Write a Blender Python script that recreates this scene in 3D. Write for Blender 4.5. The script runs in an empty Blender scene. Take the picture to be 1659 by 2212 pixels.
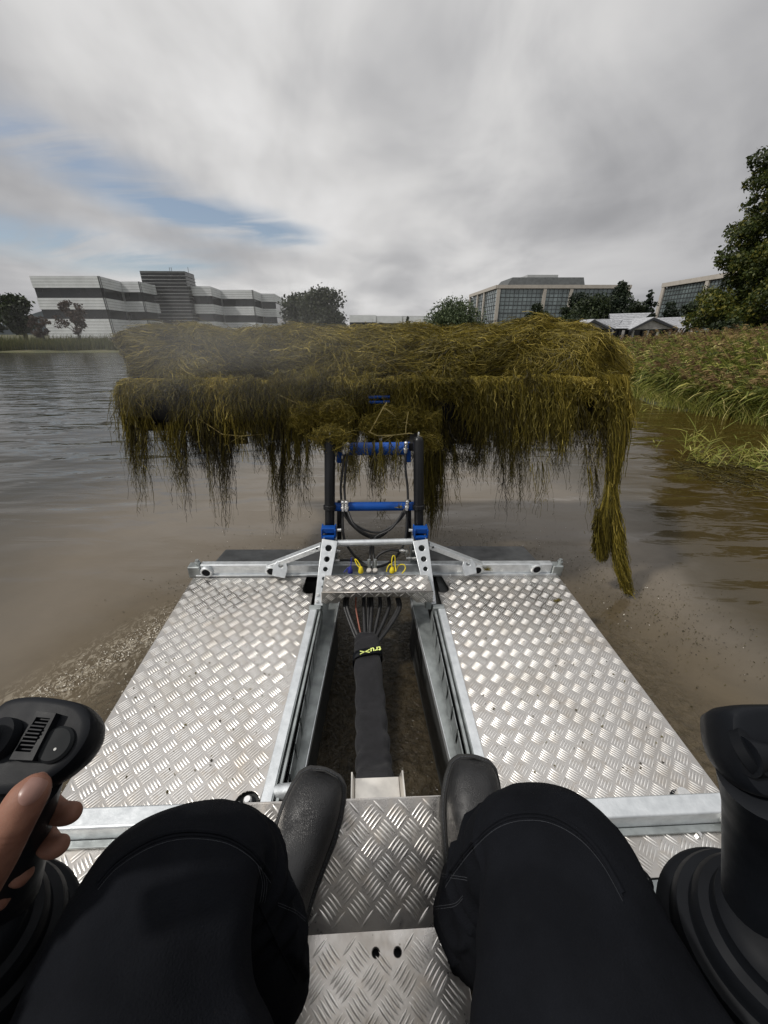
import bpy, bmesh, math, random
import numpy as np
from mathutils import Vector, Matrix, noise
from mathutils.bvhtree import BVHTree
random.seed(7); rng = np.random.default_rng(7)
R = math.radians
sc = bpy.context.scene
COL = sc.collection

# ------------------------------------------------------------------ camera, sky, sun, exposure
CAMH = 1.6
cd = bpy.data.cameras.new('camera'); cam = bpy.data.objects.new('camera', cd); COL.objects.link(cam)
cam.location = (0, 0, CAMH); cam.rotation_euler = (R(90 - 24.8), 0, 0)
cd.sensor_fit = 'HORIZONTAL'; cd.sensor_width = 36; cd.lens = 36 * 831 / 1659
cd.clip_start = .02; cd.clip_end = 5000
sc.camera = cam
sc.view_settings.view_transform = 'Standard'; sc.view_settings.look = 'None'
sc.view_settings.exposure = 0.0; sc.view_settings.gamma = 1; sc.view_settings.use_curve_mapping = False
SUN_EL, SUN_AZ = 50, 248          # azimuth clockwise from +Y (the camera's heading): from the left and a little behind
sd = bpy.data.lights.new('sun', 'SUN'); sun = bpy.data.objects.new('sun', sd); COL.objects.link(sun)
sd.energy = 2.6; sd.angle = R(4); sd.color = (1, .955, .89)
sdir = Vector((math.sin(R(SUN_AZ)) * math.cos(R(SUN_EL)), math.cos(R(SUN_AZ)) * math.cos(R(SUN_EL)), math.sin(R(SUN_EL))))
sun.rotation_euler = sdir.to_track_quat('Z', 'Y').to_euler()
sc.cycles.max_bounces = 6; sc.cycles.diffuse_bounces = 3; sc.cycles.glossy_bounces = 3
sc.cycles.transparent_max_bounces = 8; sc.cycles.volume_bounces = 1
sc.cycles.use_denoising = True

class G:
    """small node-graph helper"""
    def __init__(s, tree): s.t = tree; s.n = tree.nodes; s.l = tree.links
    def node(s, typ, **k):
        n = s.n.new(typ)
        for a, b in k.items(): setattr(n, a, b)
        return n
    def set(s, n, i, v):
        if isinstance(v, bpy.types.NodeSocket): s.l.new(v, n.inputs[i])
        elif v is not None:
            try: n.inputs[i].default_value = v
            except Exception: n.inputs[i].default_value = tuple(v) + (1,)
    def math(s, op, a, b=None, c=None, clamp=False):
        n = s.node('ShaderNodeMath', operation=op, use_clamp=clamp)
        s.set(n, 0, a)
        if b is not None: s.set(n, 1, b)
        if c is not None: s.set(n, 2, c)
        return n.outputs[0]
    def vmath(s, op, a, b=None):
        n = s.node('ShaderNodeVectorMath', operation=op); s.set(n, 0, a)
        if b is not None: s.set(n, 1, b)
        return n.outputs['Value'] if op in ('LENGTH', 'DISTANCE', 'DOT_PRODUCT') else n.outputs[0]
    def mix(s, f, a, b):
        n = s.node('ShaderNodeMix', data_type='RGBA'); s.set(n, 0, f); s.set(n, 6, a); s.set(n, 7, b); return n.outputs[2]
    def noise(s, vec, scale, detail=4, rough=.55, dist=0., out=0):
        n = s.node('ShaderNodeTexNoise'); s.set(n, 'Vector', vec); s.set(n, 'Scale', scale); s.set(n, 'Detail', detail)
        s.set(n, 'Roughness', rough); s.set(n, 'Distortion', dist); return n.outputs[out]
    def ramp(s, f, pts, interp='LINEAR'):
        n = s.node('ShaderNodeValToRGB'); s.set(n, 0, f); r = n.color_ramp; r.interpolation = interp
        while len(r.elements) < len(pts): r.elements.new(.5)
        for e, (p, c) in zip(r.elements, pts):
            e.position = p; e.color = (c, c, c, 1) if isinstance(c, (int, float)) else tuple(c) + (1,)
        return n.outputs[0]
    def mapr(s, f, a, b, c, d, smooth=False):
        n = s.node('ShaderNodeMapRange', interpolation_type='SMOOTHSTEP' if smooth else 'LINEAR')
        for i, v in enumerate((f, a, b, c, d)): s.set(n, i, v)
        return n.outputs[0]
    def sep(s, v): n = s.node('ShaderNodeSeparateXYZ'); s.set(n, 0, v); return n.outputs
    def comb(s, x, y, z): n = s.node('ShaderNodeCombineXYZ'); s.set(n, 0, x); s.set(n, 1, y); s.set(n, 2, z); return n.outputs[0]

world = bpy.data.worlds.new('World'); sc.world = world; world.use_nodes = True
g = G(world.node_tree); g.n.clear()
sky = g.node('ShaderNodeTexSky', sky_type='NISHITA', sun_disc=False)
sky.sun_elevation = R(SUN_EL); sky.sun_rotation = R(SUN_AZ); sky.air_density = 1.0; sky.dust_density = 1.5
tc = g.node('ShaderNodeTexCoord')
D = g.vmath('NORMALIZE', tc.outputs['Generated'])
X, Y, Z = g.sep(D)
zz = g.math('ADD', g.math('MAXIMUM', Z, 0.0), .16)
px, py = g.math('DIVIDE', X, zz), g.math('DIVIDE', Y, zz)
P = g.comb(px, py, 0)
big = g.noise(g.vmath('MULTIPLY', P, (1.0, .62, 1)), .62, 2, .45, .35)
mid = g.noise(g.vmath('MULTIPLY', P, (1.0, .8, 1)), 1.5, 4, .5, .3); puf = g.noise(D, 3.1, 5, .55, .4)
soft = g.noise(P, .45, 2, .5)
# cloud cover: a sheet with breaks low on one side of the sky and behind
def pdir(v): v = Vector(v).normalized(); k = max(v.z, 0) + .16; return Vector((v.x / k, v.y / k, 0))
def streak(a, b_, w0, w1, amt):
    a, b_ = pdir(a), pdir(b_); d = b_ - a
    warp = g.node('ShaderNodeVectorMath', operation='SCALE'); g.set(warp, 0, g.vmath('SUBTRACT', g.noise(P, 1.6, 3, .5, 0, 1), (.5, .5, .5))); g.set(warp, 'Scale', .55)
    q_ = g.vmath('SUBTRACT', g.vmath('ADD', P, warp.outputs[0]), a); t_ = g.math('DIVIDE', g.vmath('DOT_PRODUCT', q_, d), d.length_squared, clamp=True)
    sc_ = g.node('ShaderNodeVectorMath', operation='SCALE'); g.set(sc_, 0, d); g.set(sc_, 'Scale', t_)
    flat = g.vmath('MULTIPLY', g.vmath('SUBTRACT', q_, sc_.outputs[0]), (1, 1, 0))
    return g.mapr(g.vmath('LENGTH', flat), w0, w1, amt, 0, True)
g1 = streak((-0.5948, 0.7544, 0.2776), (-0.3844, 0.8985, 0.212), .0, .36, 1.0)
g2 = streak((-0.3204, 0.9277, 0.1914), (-0.2418, 0.9533, 0.1811), .0, .42, 1.1)
g3 = streak((-0.6467, 0.7485, 0.1465), (-0.4218, 0.898, 0.125), .0, .55, 1.0)
gp = g.math('ADD', g.math('ADD', g1, g2), g3)
wisp = g.noise(g.vmath('MULTIPLY', P, (.55, 1.5, 1)), 1.7, 6, .6, .6)
thin = g.math('MULTIPLY', gp, g.mapr(wisp, .33, .62, .18, 1.0, True), clamp=True)
shade = g.math('ADD', g.math('ADD', g.math('MULTIPLY', big, .48), g.math('MULTIPLY', mid, .24)), g.math('MULTIPLY', puf, .28))
lum = g.mapr(shade, .38, .62, 1.0, .44, True)
# the sheet is brightened overhead, beyond view, for the deck; darker towards the sides
hi = g.mapr(Z, .42, .95, .92, 1.55, True)
side = g.mapr(g.math('ABSOLUTE', g.math('ADD', X, .12)), .12, .85, 1.08, .58, True)
lum = g.math('MULTIPLY', g.math('MULTIPLY', lum, hi), side)
lum = g.math('MULTIPLY', g.math('ADD', g.math('MULTIPLY', lum, .72), .10), 9.9)
ccol = g.mix(g.mapr(lum, 1.5, 6.5, 0, 1), (.93, .94, 1.0, 1), (1.0, .99, .985, 1))
cc = g.node('ShaderNodeVectorMath', operation='SCALE'); g.set(cc, 0, ccol); g.set(cc, 'Scale', lum)
blue = g.node('ShaderNodeVectorMath', operation='SCALE'); g.set(blue, 0, sky.outputs[0]); g.set(blue, 'Scale', 1.15)
veil = g.mix(.30, blue.outputs[0], (3.4, 3.5, 3.7, 1))
fin = g.mix(thin, cc.outputs[0], veil)
bg = g.node('ShaderNodeBackground'); g.set(bg, 0, fin); bg.inputs[1].default_value = .1
wo = g.node('ShaderNodeOutputWorld'); g.l.new(bg.outputs[0], wo.inputs[0])

# ------------------------------------------------------------------ rays from photo positions (photo shown 1659 wide)
def basis(p, y, r):
    p, y, r = R(p), R(y), R(r)
    f = Vector((math.sin(y) * math.cos(p), math.cos(y) * math.cos(p), -math.sin(p)))
    a = Vector((math.cos(y), -math.sin(y), 0)); b = Vector((math.sin(y) * math.sin(p), math.cos(y) * math.sin(p), math.cos(p)))
    # image-plane roll
    a2 = a * math.cos(r) + b * math.sin(r); b2 = -a * math.sin(r) + b * math.cos(r)
    return Matrix((a2, b2, f)).transposed()
BW, BM = basis(24.8, 0, 0), basis(27.807, 4.186, 2.3)
def hit(B, h, u, v, x=None, y=None, z=None, d=None):
    r = B @ Vector(((u - 829.5) / 831, (1106 - v) / 831, 1))
    s = (z - h) / r.z if z is not None else y / r.y if y is not None else x / r.x if x is not None else d
    return Vector((0, 0, h)) + r * s
def wat(u, v, **k): return hit(BW, CAMH, u, v, **k)
def mat_(u, v, **k): return hit(BM, 1.2, u, v, **k)
M2W = Matrix.Translation((0, 0, CAMH)) @ (BW @ BM.transposed()).to_4x4() @ Matrix.Translation((0, 0, -1.2))
W2M = M2W.inverted()

# ------------------------------------------------------------------ materials
def pmat(name, col, rough=.5, metal=0., spec=.5, var=.15, vscale=8., bump=0., bscale=40., detail=4, col2=None, coord='Object', ior=None, sheen=0., brange=None):
    m = bpy.data.materials.new(name); m.use_nodes = True; q = G(m.node_tree); b = q.n['Principled BSDF']
    t = q.node('ShaderNodeTexCoord').outputs[coord]
    n = q.noise(t, vscale, detail)
    c2 = col2 if col2 else tuple(c * (1 - var * 1.6) for c in col)
    c1 = col if col2 else tuple(min(1, c * (1 + var)) for c in col)
    c = q.mix(q.mapr(n, .35, .65, 0, 1), c1 + (1,), tuple(c2) + (1,))
    q.l.new(c, b.inputs['Base Color'])
    q.l.new(q.mapr(q.noise(t, vscale * 2.3, 3), .3, .7, max(.02, rough - .08), min(1, rough + .08)), b.inputs['Roughness'])
    b.inputs['Metallic'].default_value = metal; b.inputs['Specular IOR Level'].default_value = spec
    if ior: b.inputs['IOR'].default_value = ior
    if sheen: b.inputs['Sheen Weight'].default_value = sheen
    if bump:
        bn = q.node('ShaderNodeBump'); bn.inputs['Strength'].default_value = bump; bn.inputs['Distance'].default_value = .01
        q.l.new(q.noise(t, bscale, 5, .6), bn.inputs['Height']); q.l.new(bn.outputs[0], b.inputs['Normal'])
    return m
M = {}
M['galv'] = pmat('galvanised_steel', (.74, .77, .79), .42, .75, var=.16, vscale=30, bump=.1, bscale=60, col2=(.60, .63, .65))
M['galv_dull'] = pmat('weathered_galvanised_steel', (.40, .43, .43), .5, .7, var=.2, vscale=18, bump=.12, bscale=50, col2=(.25, .27, .27))
M['black'] = pmat('black_paint', (.007, .0075, .009), .38, 0, .38, vscale=12)
M['blackmetal'] = pmat('black_rake_steel', (.005, .005, .006), .5, 0, .3, vscale=12)
M['plastic'] = pmat('black_plastic', (.0065, .0078, .0105), .5, 0, .16, vscale=12, bump=.04, bscale=900)
M['rubber'] = pmat('black_rubber', (.0055, .0065, .0085), .6, 0, .14, vscale=12)
M['button'] = pmat('grey_button', (.012, .014, .016), .7, 0, .2, vscale=12)
M['dot'] = pmat('pale_dot', (.5, .5, .48), .5, vscale=12)
M['blue'] = pmat('blue_paint', (.003, .058, .28), .45, 0, .3, var=.15, vscale=9)
M['chrome'] = pmat('zinc_fitting', (.75, .75, .74), .28, .9, vscale=20)
M['yellow'] = pmat('yellow_plastic', (.78, .62, .02), .45, vscale=20)
M['limeyellow'] = pmat('pale_lime_print', (.75, .85, .25), .6, vscale=20)
M['hose'] = pmat('hydraulic_hose', (.014, .014, .015), .45, 0, .5, vscale=40, bump=.2, bscale=300)
M['red'] = pmat('red_hose_stripe', (.25, .08, .05), .5)
M['bluecap'] = pmat('dark_blue_cap', (.02, .03, .25), .5)
M['sleeve'] = pmat('black_sleeve_cloth', (.012, .012, .014), .8, 0, .25, vscale=30, bump=.3, bscale=260, sheen=.1)
M['cloth'] = pmat('black_trouser_cloth', (.0072, .0080, .0104), .9, 0, .06, vscale=10, bump=.35, bscale=420)
M['thread'] = pmat('grey_thread', (.055, .06, .07), .8, vscale=30)
M['sole'] = pmat('boot_sole_rubber', (.012, .012, .012), .7, vscale=30)
M['plate_flap'] = pmat('grey_bow_plate', (.040, .042, .043), .42, 0, .35, var=.25, vscale=10, bump=.02)
M['tray'] = pmat('aluminium_tray', (.66, .63, .58), .45, .8, vscale=12)
M['pontoon'] = pmat('dark_pontoon', (.05, .052, .052), .5, .2, vscale=5)

def metal_tread(name, c1, c2, rough):
    m = bpy.data.materials.new(name); m.use_nodes = True; q = G(m.node_tree); b = q.n['Principled BSDF']
    t = q.node('ShaderNodeTexCoord').outputs['Object']
    n1 = q.noise(t, 3.5, 5, .6); n2 = q.noise(t, 30, 5, .65); n3 = q.noise(q.vmath('MULTIPLY', t, (1, .3, 1)), 160, 3)
    c = q.mix(q.mapr(n1, .35, .7, 0, .7), c1 + (1,), c2 + (1,)); ro_ = q.node('ShaderNodeMath', operation='ADD')
    c = q.mix(q.mapr(q.noise(t, 5, 5, .65, .6), .48, .68, 0, .45), c, (.40, .355, .30, 1))
    c = q.mix(q.mapr(n2, .52, .72, 0, .5), c, (.50, .43, .35, 1))            # dried silt and water marks
    c = q.mix(q.mapr(q.noise(t, 55, 2, .5), .73, .80, 0, .8), c, (.10, .08, .05, 1))
    q.l.new(c, b.inputs['Base Color']); b.inputs['Metallic'].default_value = .92
    q.l.new(q.mapr(q.math('ADD', q.math('MULTIPLY', n2, .6), q.math('MULTIPLY', n3, .4)), .3, .7, rough - .07, rough + .13), ro_.inputs[0]); q.set(ro_, 1, q.mapr(q.noise(t, 5, 5, .65, .6), .45, .68, 0, .22)); q.l.new(ro_.outputs[0], b.inputs['Roughness'])
    bn = q.node('ShaderNodeBump'); bn.inputs['Strength'].default_value = .35; bn.inputs['Distance'].default_value = .0006
    q.l.new(q.noise(t, 300, 4, .6), bn.inputs['Height']); q.l.new(bn.outputs[0], b.inputs['Normal'])
    return m
M['tread'] = metal_tread('aluminium_tread_plate', (.57, .55, .525), (.46, .44, .42), .22)
M['bars'] = metal_tread('polished_tread_bars', (.90, .88, .845), (.80, .77, .735), .27)

def leather():
    m = bpy.data.materials.new('black_grained_leather'); m.use_nodes = True; q = G(m.node_tree); b = q.n['Principled BSDF']
    t = q.node('ShaderNodeTexCoord').outputs['Object']
    b.inputs['Specular IOR Level'].default_value = .55
    n = q.noise(t, 14, 4)
    q.l.new(q.mix(q.mapr(n, .4, .75, 0, 1), (.006, .0062, .0072, 1), (.015, .015, .016, 1)), b.inputs['Base Color'])
    q.l.new(q.mapr(n, .3, .7, .36, .56), b.inputs['Roughness'])
    vo = q.node('ShaderNodeTexVoronoi', feature='DISTANCE_TO_EDGE'); q.set(vo, 'Scale', 330.); q.l.new(t, vo.inputs['Vector'])
    h = q.math('MULTIPLY', q.mapr(vo.outputs['Distance'], 0, .3, 0, 1), q.mapr(q.noise(t, 25, 2), .35, .6, .2, 1))
    bn = q.node('ShaderNodeBump'); bn.inputs['Strength'].default_value = .5; bn.inputs['Distance'].default_value = .0012
    q.l.new(h, bn.inputs['Height']); q.l.new(bn.outputs[0], b.inputs['Normal']); return m
M['leather'] = leather()
def skin():
    m = bpy.data.materials.new('skin'); m.use_nodes = True; q = G(m.node_tree); b = q.n['Principled BSDF']
    t = q.node('ShaderNodeTexCoord').outputs['Object']
    c = q.mix(q.mapr(q.noise(t, 45, 4), .35, .65, 0, 1), (.235, .115, .078, 1), (.155, .068, .046, 1))
    q.l.new(c, b.inputs['Base Color']); b.inputs['Roughness'].default_value = .62; b.inputs['Specular IOR Level'].default_value = .35
    b.inputs['Subsurface Weight'].default_value = .12; b.inputs['Subsurface Radius'].default_value = (.012, .004, .002); b.inputs['Subsurface Scale'].default_value = 1
    w = q.node('ShaderNodeTexVoronoi', feature='DISTANCE_TO_EDGE'); q.set(w, 'Scale', 600.); q.l.new(t, w.inputs['Vector'])
    bn = q.node('ShaderNodeBump'); bn.inputs['Strength'].default_value = .25; bn.inputs['Distance'].default_value = .0006
    q.l.new(q.math('ADD', w.outputs['Distance'], q.noise(q.vmath('MULTIPLY', t, (1, 1, 2)), 160, 3)), bn.inputs['Height'])
    q.l.new(bn.outputs[0], b.inputs['Normal']); return m
M['skin'] = skin()
M['nail'] = pmat('fingernail', (.25, .135, .108), .42, 0, .5, var=.08, vscale=60)

def tint_mat(name, stops, rough=.6, spec=.3, trans=0.):
    """colour by a per-strand / per-leaf number stored on the mesh (the plant's own colour)"""
    m = bpy.data.materials.new(name); m.use_nodes = True; q = G(m.node_tree); b = q.n['Principled BSDF']
    a = q.node('ShaderNodeAttribute', attribute_name='tint')
    q.l.new(q.ramp(a.outputs['Fac'], stops), b.inputs['Base Color'])
    b.inputs['Roughness'].default_value = rough; b.inputs['Specular IOR Level'].default_value = spec
    if trans:
        tr = q.node('ShaderNodeBsdfTranslucent'); q.l.new(q.ramp(a.outputs['Fac'], [(p, tuple(min(1, x * 1.5) for x in c)) for p, c in stops]), tr.inputs[0])
        ms = q.node('ShaderNodeMixShader'); ms.inputs[0].default_value = trans
        q.l.new(b.outputs[0], ms.inputs[1]); q.l.new(tr.outputs[0], ms.inputs[2]); q.l.new(ms.outputs[0], q.n['Material Output'].inputs[0])
    return m
M['weed'] = tint_mat('water_weed', [(0, (.014, .011, .004)), (.3, (.060, .048, .010)), (.55, (.135, .112, .017)), (.8, (.255, .200, .030)), (1, (.46, .36, .085))], .55, .3, .2)
M['weed_base'] = pmat('packed_weed', (.028, .021, .007), .8, 0, .2, vscale=20, bump=.8, bscale=60)
M['straw'] = pmat('pale_reed_stalk', (.45, .36, .13), .6, vscale=30)
M['reed'] = tint_mat('reed_leaves', [(0, (.04, .05, .014)), (.3, (.10, .12, .025)), (.6, (.19, .215, .042)), (.85, (.36, .345, .085)), (1, (.6, .52, .22))], .6, .3, .25)
M['plume'] = tint_mat('reed_plumes', [(0, (.085, .05, .032)), (.5, (.19, .125, .065)), (1, (.36, .27, .12))], .8, .1, .2)
def leafm(name, a, b_, c): return tint_mat(name, [(0, a), (.5, b_), (1, c)], .55, .3, .22)
M['leaf_dark'] = leafm('dark_leaves', (.010, .016, .008), (.024, .036, .014), (.055, .072, .024))
M['leaf_hazy'] = leafm('grey_green_leaves', (.020, .024, .016), (.040, .048, .028), (.075, .088, .045))
M['leaf_pale'] = leafm('pale_willow_leaves', (.030, .045, .022), (.075, .10, .045), (.13, .165, .075))
M['leaf_maple'] = leafm('maple_leaves', (.018, .027, .007), (.048, .066, .012), (.18, .16, .026))
M['leaf_conifer'] = leafm('conifer_needles', (.009, .016, .010), (.022, .034, .018), (.045, .06, .028))
M['leaf_bronze'] = leafm('bronze_leaves', (.03, .018, .015), (.055, .035, .025), (.08, .055, .035))
M['bark'] = pmat('bark', (.05, .042, .034), .9, vscale=6, bump=.8, bscale=14)
M['grass'] = tint_mat('bank_grass', [(0, (.03, .035, .015)), (.5, (.07, .08, .025)), (1, (.16, .15, .05))], .7, .2, .1)
M['clad'] = pmat('pale_metal_cladding', (.66, .68, .69), .5, 0, .5, var=.06, vscale=.5, bump=.1, bscale=3)
M['clad2'] = pmat('light_stone_cladding', (.42, .43, .43), .6, 0, .4, var=.05, vscale=.8)
M['glass_dark'] = pmat('dark_glazing', (.012, .014, .016), .15, 0, .45, var=.1, vscale=.3)
M['glass'] = pmat('green_grey_glazing', (.16, .195, .20), .14, .2, .8, var=.25, vscale=.35)
M['beige'] = pmat('beige_stone_frame', (.42, .385, .345), .7, var=.06, vscale=1)
M['mullion'] = pmat('dark_mullions', (.06, .065, .07), .5, vscale=2)
M['slate'] = pmat('grey_slate_roof', (.34, .35, .37), .6, 0, .4, var=.2, vscale=3, bump=.3, bscale=8)
M['fascia'] = pmat('dark_fascia', (.035, .038, .045), .6)
M['render'] = pmat('grey_boarded_gable', (.32, .31, .30), .7, vscale=2)
M['dkroof'] = pmat('dark_roof_plant', (.07, .075, .075), .6, vscale=1)
M['concrete'] = pmat('pale_stone', (.42, .40, .37), .8, vscale=3)

# ------------------------------------------------------------------ mesh helpers
def tag(o, label=None, cat=None, group=None, kind=None):
    for k, v in (('label', label), ('category', cat), ('group', group), ('kind', kind)):
        if v: o[k] = v
    return o
def empty(name, loc=(0, 0, 0), mat=None):
    o = bpy.data.objects.new(name, None); COL.objects.link(o); o.empty_display_size = .1
    if mat is not None: o.matrix_world = mat
    else: o.location = loc
    return o
class MB:
    def __init__(s): s.v = []; s.f = []
    def add(s, vs, fs):
        n = len(s.v); s.v += [tuple(v) for v in vs]; s.f += [tuple(n + i for i in f) for f in fs]; return s
    def box(s, x0, x1, y0, y1, z0, z1, mat=None):
        vs = [Vector((x, y, z)) for z in (z0, z1) for y in (y0, y1) for x in (x0, x1)]
        if mat is not None: vs = [mat @ v for v in vs]
        return s.add(vs, [(0, 2, 3, 1), (4, 5, 7, 6), (0, 1, 5, 4), (2, 6, 7, 3), (0, 4, 6, 2), (1, 3, 7, 5)])
    def hexa(s, a, b):           # two quads (lists of 4) joined: bottom a, top b
        return s.add(list(a) + list(b), [(3, 2, 1, 0), (4, 5, 6, 7), (0, 1, 5, 4), (1, 2, 6, 5), (2, 3, 7, 6), (3, 0, 4, 7)])
    def prism(s, poly, off):     # planar polygon extruded by the vector off
        n = len(poly); off = Vector(off); p = [Vector(q) for q in poly]
        return s.add(p + [q + off for q in p], [tuple(range(n))[::-1], tuple(range(n, 2 * n))] + [(i, (i + 1) % n, n + (i + 1) % n, n + i) for i in range(n)])
    def bar(s, a, b, w, h, up=(0, 0, 1)):   # box section from a to b
        a, b = Vector(a), Vector(b); t = (b - a).normalized(); sd_ = t.cross(Vector(up)).normalized(); u = sd_.cross(t)
        q = lambda c: [c + sd_ * x * w / 2 + u * y * h / 2 for x, y in ((-1, -1), (1, -1), (1, 1), (-1, 1))]
        return s.hexa(q(a), q(b))
    def tube(s, pts, r, n=12, cap=True, sq=1., up=(0, 0, 1)):
        pts = [Vector(p) for p in pts]; k = len(pts); rr = r if hasattr(r, '__len__') else [r] * k
        base = len(s.v); prev = None
        for i, p in enumerate(pts):
            t = (pts[min(i + 1, k - 1)] - pts[max(i - 1, 0)]).normalized()
            if prev is None:
                a = t.cross(Vector(up));
                if a.length < .05: a = t.cross(Vector((1, 0, 0)))
                a.normalize()
            else:
                a = (prev - t * prev.dot(t)).normalized()
            prev = a; b = t.cross(a)
            for j in range(n):
                th = 2 * math.pi * j / n; s.v.append(tuple(p + (a * math.cos(th) + b * math.sin(th) * sq) * rr[i]))
        for i in range(k - 1):
            for j in range(n):
                q = base + i * n; s.f.append((q + j, q + (j + 1) % n, q + n + (j + 1) % n, q + n + j))
        if cap: s.f.append(tuple(base + j for j in range(n))[::-1]); s.f.append(tuple(base + (k - 1) * n + j for j in range(n)))
        return s
    def lathe(s, prof, c, axis=(0, 0, 1), n=32):   # prof: (radius, height) along the axis from c
        ax = Vector(axis).normalized(); a = ax.orthogonal().normalized(); b = ax.cross(a); c = Vector(c); base = len(s.v)
        for r, h in prof:
            for j in range(n):
                th = 2 * math.pi * j / n; s.v.append(tuple(c + ax * h + (a * math.cos(th) + b * math.sin(th)) * r))
        for i in range(len(prof) - 1):
            for j in range(n):
                q = base + i * n; s.f.append((q + j, q + (j + 1) % n, q + n + (j + 1) % n, q + n + j))
        s.f.append(tuple(base + j for j in range(n))[::-1]); s.f.append(tuple(base + (len(prof) - 1) * n + j for j in range(n)))
        return s
    def build(s, name, mat, parent=None, smooth=False, bevel=0., label=None, kind=None, sub=0, seg=2):
        me = bpy.data.meshes.new(name); me.from_pydata(s.v, [], s.f); me.update()
        bm = bmesh.new(); bm.from_mesh(me); bmesh.ops.recalc_face_normals(bm, faces=bm.faces); bm.to_mesh(me); bm.free()
        me.materials.append(mat)
        o = bpy.data.objects.new(name, me); COL.objects.link(o)
        if parent is not None: o.parent = parent
        if smooth:
            me.shade_smooth()
        if bevel:
            m = o.modifiers.new('bevel', 'BEVEL'); m.width = bevel; m.segments = seg; m.limit_method = 'ANGLE'; m.angle_limit = R(35)
            me.shade_smooth(); m.harden_normals = True
        elif smooth:
            try: me.set_sharp_from_angle(angle=R(42))
            except Exception: pass
        if sub: m = o.modifiers.new('sub', 'SUBSURF'); m.levels = m.render_levels = sub
        return tag(o, label, kind=kind)

def fastmesh(name, V, F, mat, parent=None, tint=None, kind=None, smooth=False):
    """V (n,3) array, F (m,k) array of vertex numbers"""
    V = np.ascontiguousarray(V, dtype=np.float32); F = np.ascontiguousarray(F, dtype=np.int32)
    me = bpy.data.meshes.new(name); me.vertices.add(len(V)); me.vertices.foreach_set('co', V.ravel())
    k = F.shape[1]; me.loops.add(F.size); me.loops.foreach_set('vertex_index', F.ravel())
    me.polygons.add(len(F)); me.polygons.foreach_set('loop_start', np.arange(0, F.size, k, dtype=np.int32))
    me.polygons.foreach_set('loop_total', np.full(len(F), k, dtype=np.int32))
    if tint is not None:
        at = me.attributes.new('tint', 'FLOAT', 'POINT'); at.data.foreach_set('value', np.ascontiguousarray(tint, dtype=np.float32))
    me.update(calc_edges=True); me.materials.append(mat)
    if smooth: me.shade_smooth()
    o = bpy.data.objects.new(name, me); COL.objects.link(o)
    if parent is not None: o.parent = parent
    return tag(o, kind=kind)

def ribbon_data(P, W, tint):
    """P (N,K,3) centre lines, W (N,K) half widths, tint (N,) or (N,K)"""
    N, K, _ = P.shape
    T = np.gradient(P, axis=1); r = rng.normal(size=(N, 1, 3)); S = np.cross(T, r); S /= np.linalg.norm(S, axis=2, keepdims=True) + 1e-9
    V = np.stack([P - S * W[..., None], P + S * W[..., None]], axis=2).reshape(-1, 3)
    i = (np.arange(N)[:, None] * K + np.arange(K - 1)[None]).ravel() * 2
    F = np.stack([i, i + 1, i + 3, i + 2], axis=1)
    t = tint if tint.ndim == 2 else np.repeat(tint[:, None], K, 1)
    return V, F, np.repeat(t.ravel(), 2)
def join_data(L):
    Vs, Fs, Ts = [], [], []; n = 0
    for V, F, T in L: Vs.append(V); Fs.append(F + n); Ts.append(T); n += len(V)
    return np.concatenate(Vs), np.concatenate(Fs), np.concatenate(Ts)
def jitter(N, K, amp, smooth=3):
    a = rng.normal(size=(N, K + smooth, 3)); a = np.cumsum(a, axis=1); a = (a[:, smooth:] + a[:, :-smooth]) / 2
    a -= a[:, :1]; return a * amp / math.sqrt(K)

# ================================================================== GROUND, WATER
def shore_x(y): return np.interp(y, [0, 4, 7.6, 9.2, 12.4, 20, 35, 42], [9.6, 8.6, 7.55, 7.05, 7.5, 9, 9.6, 9.6])
def land(x, y):
    s = np.maximum(y - 42 - 1.5 * np.sin(x * .15), x - shore_x(y) - .3 * np.sin(y * 1.7))
    return np.clip(s * .16 + .02, -1.3, .75) + np.where(s > 0, .07 * np.sin(x * .9) * np.sin(y * .7), 0)
def axis(a, b, inner, step, outer):
    c = np.arange(inner[0], inner[1], step); lo = inner[0] - np.geomspace(step, inner[0] - a, outer)[::-1]; hi = inner[1] + np.geomspace(step, b - inner[1], outer)
    return np.concatenate([lo, c, hi])
xs, ys = axis(-1500, 1500, (-60, 60), .8, 26), axis(-900, 2500, (2, 60), .8, 26)
XX, YY = np.meshgrid(xs, ys); ZZ = land(XX, YY); nx = len(xs)
i = (np.arange(len(ys) - 1)[:, None] * nx + np.arange(nx - 1)[None]).ravel()
gm = bpy.data.materials.new('bank_soil_and_grass'); gm.use_nodes = True; q = G(gm.node_tree)
t = q.node('ShaderNodeTexCoord').outputs['Object']
q.l.new(q.mix(q.mapr(q.noise(t, .8, 6), .4, .6, 0, 1), (.045, .05, .018, 1), (.085, .08, .035, 1)), q.n['Principled BSDF'].inputs['Base Color'])
q.n['Principled BSDF'].inputs['Roughness'].default_value = .9
fastmesh('ground', np.stack([XX, YY, ZZ], -1).reshape(-1, 3), np.stack([i, i + 1, i + nx + 1, i + nx], 1), gm, kind='structure', smooth=True)

wm = bpy.data.materials.new('muddy_pond_water'); wm.use_nodes = True; q = G(wm.node_tree); b = q.n['Principled BSDF']
pos = q.node('ShaderNodeNewGeometry').outputs['Position']
px_, py_, _ = q.sep(pos)
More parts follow.
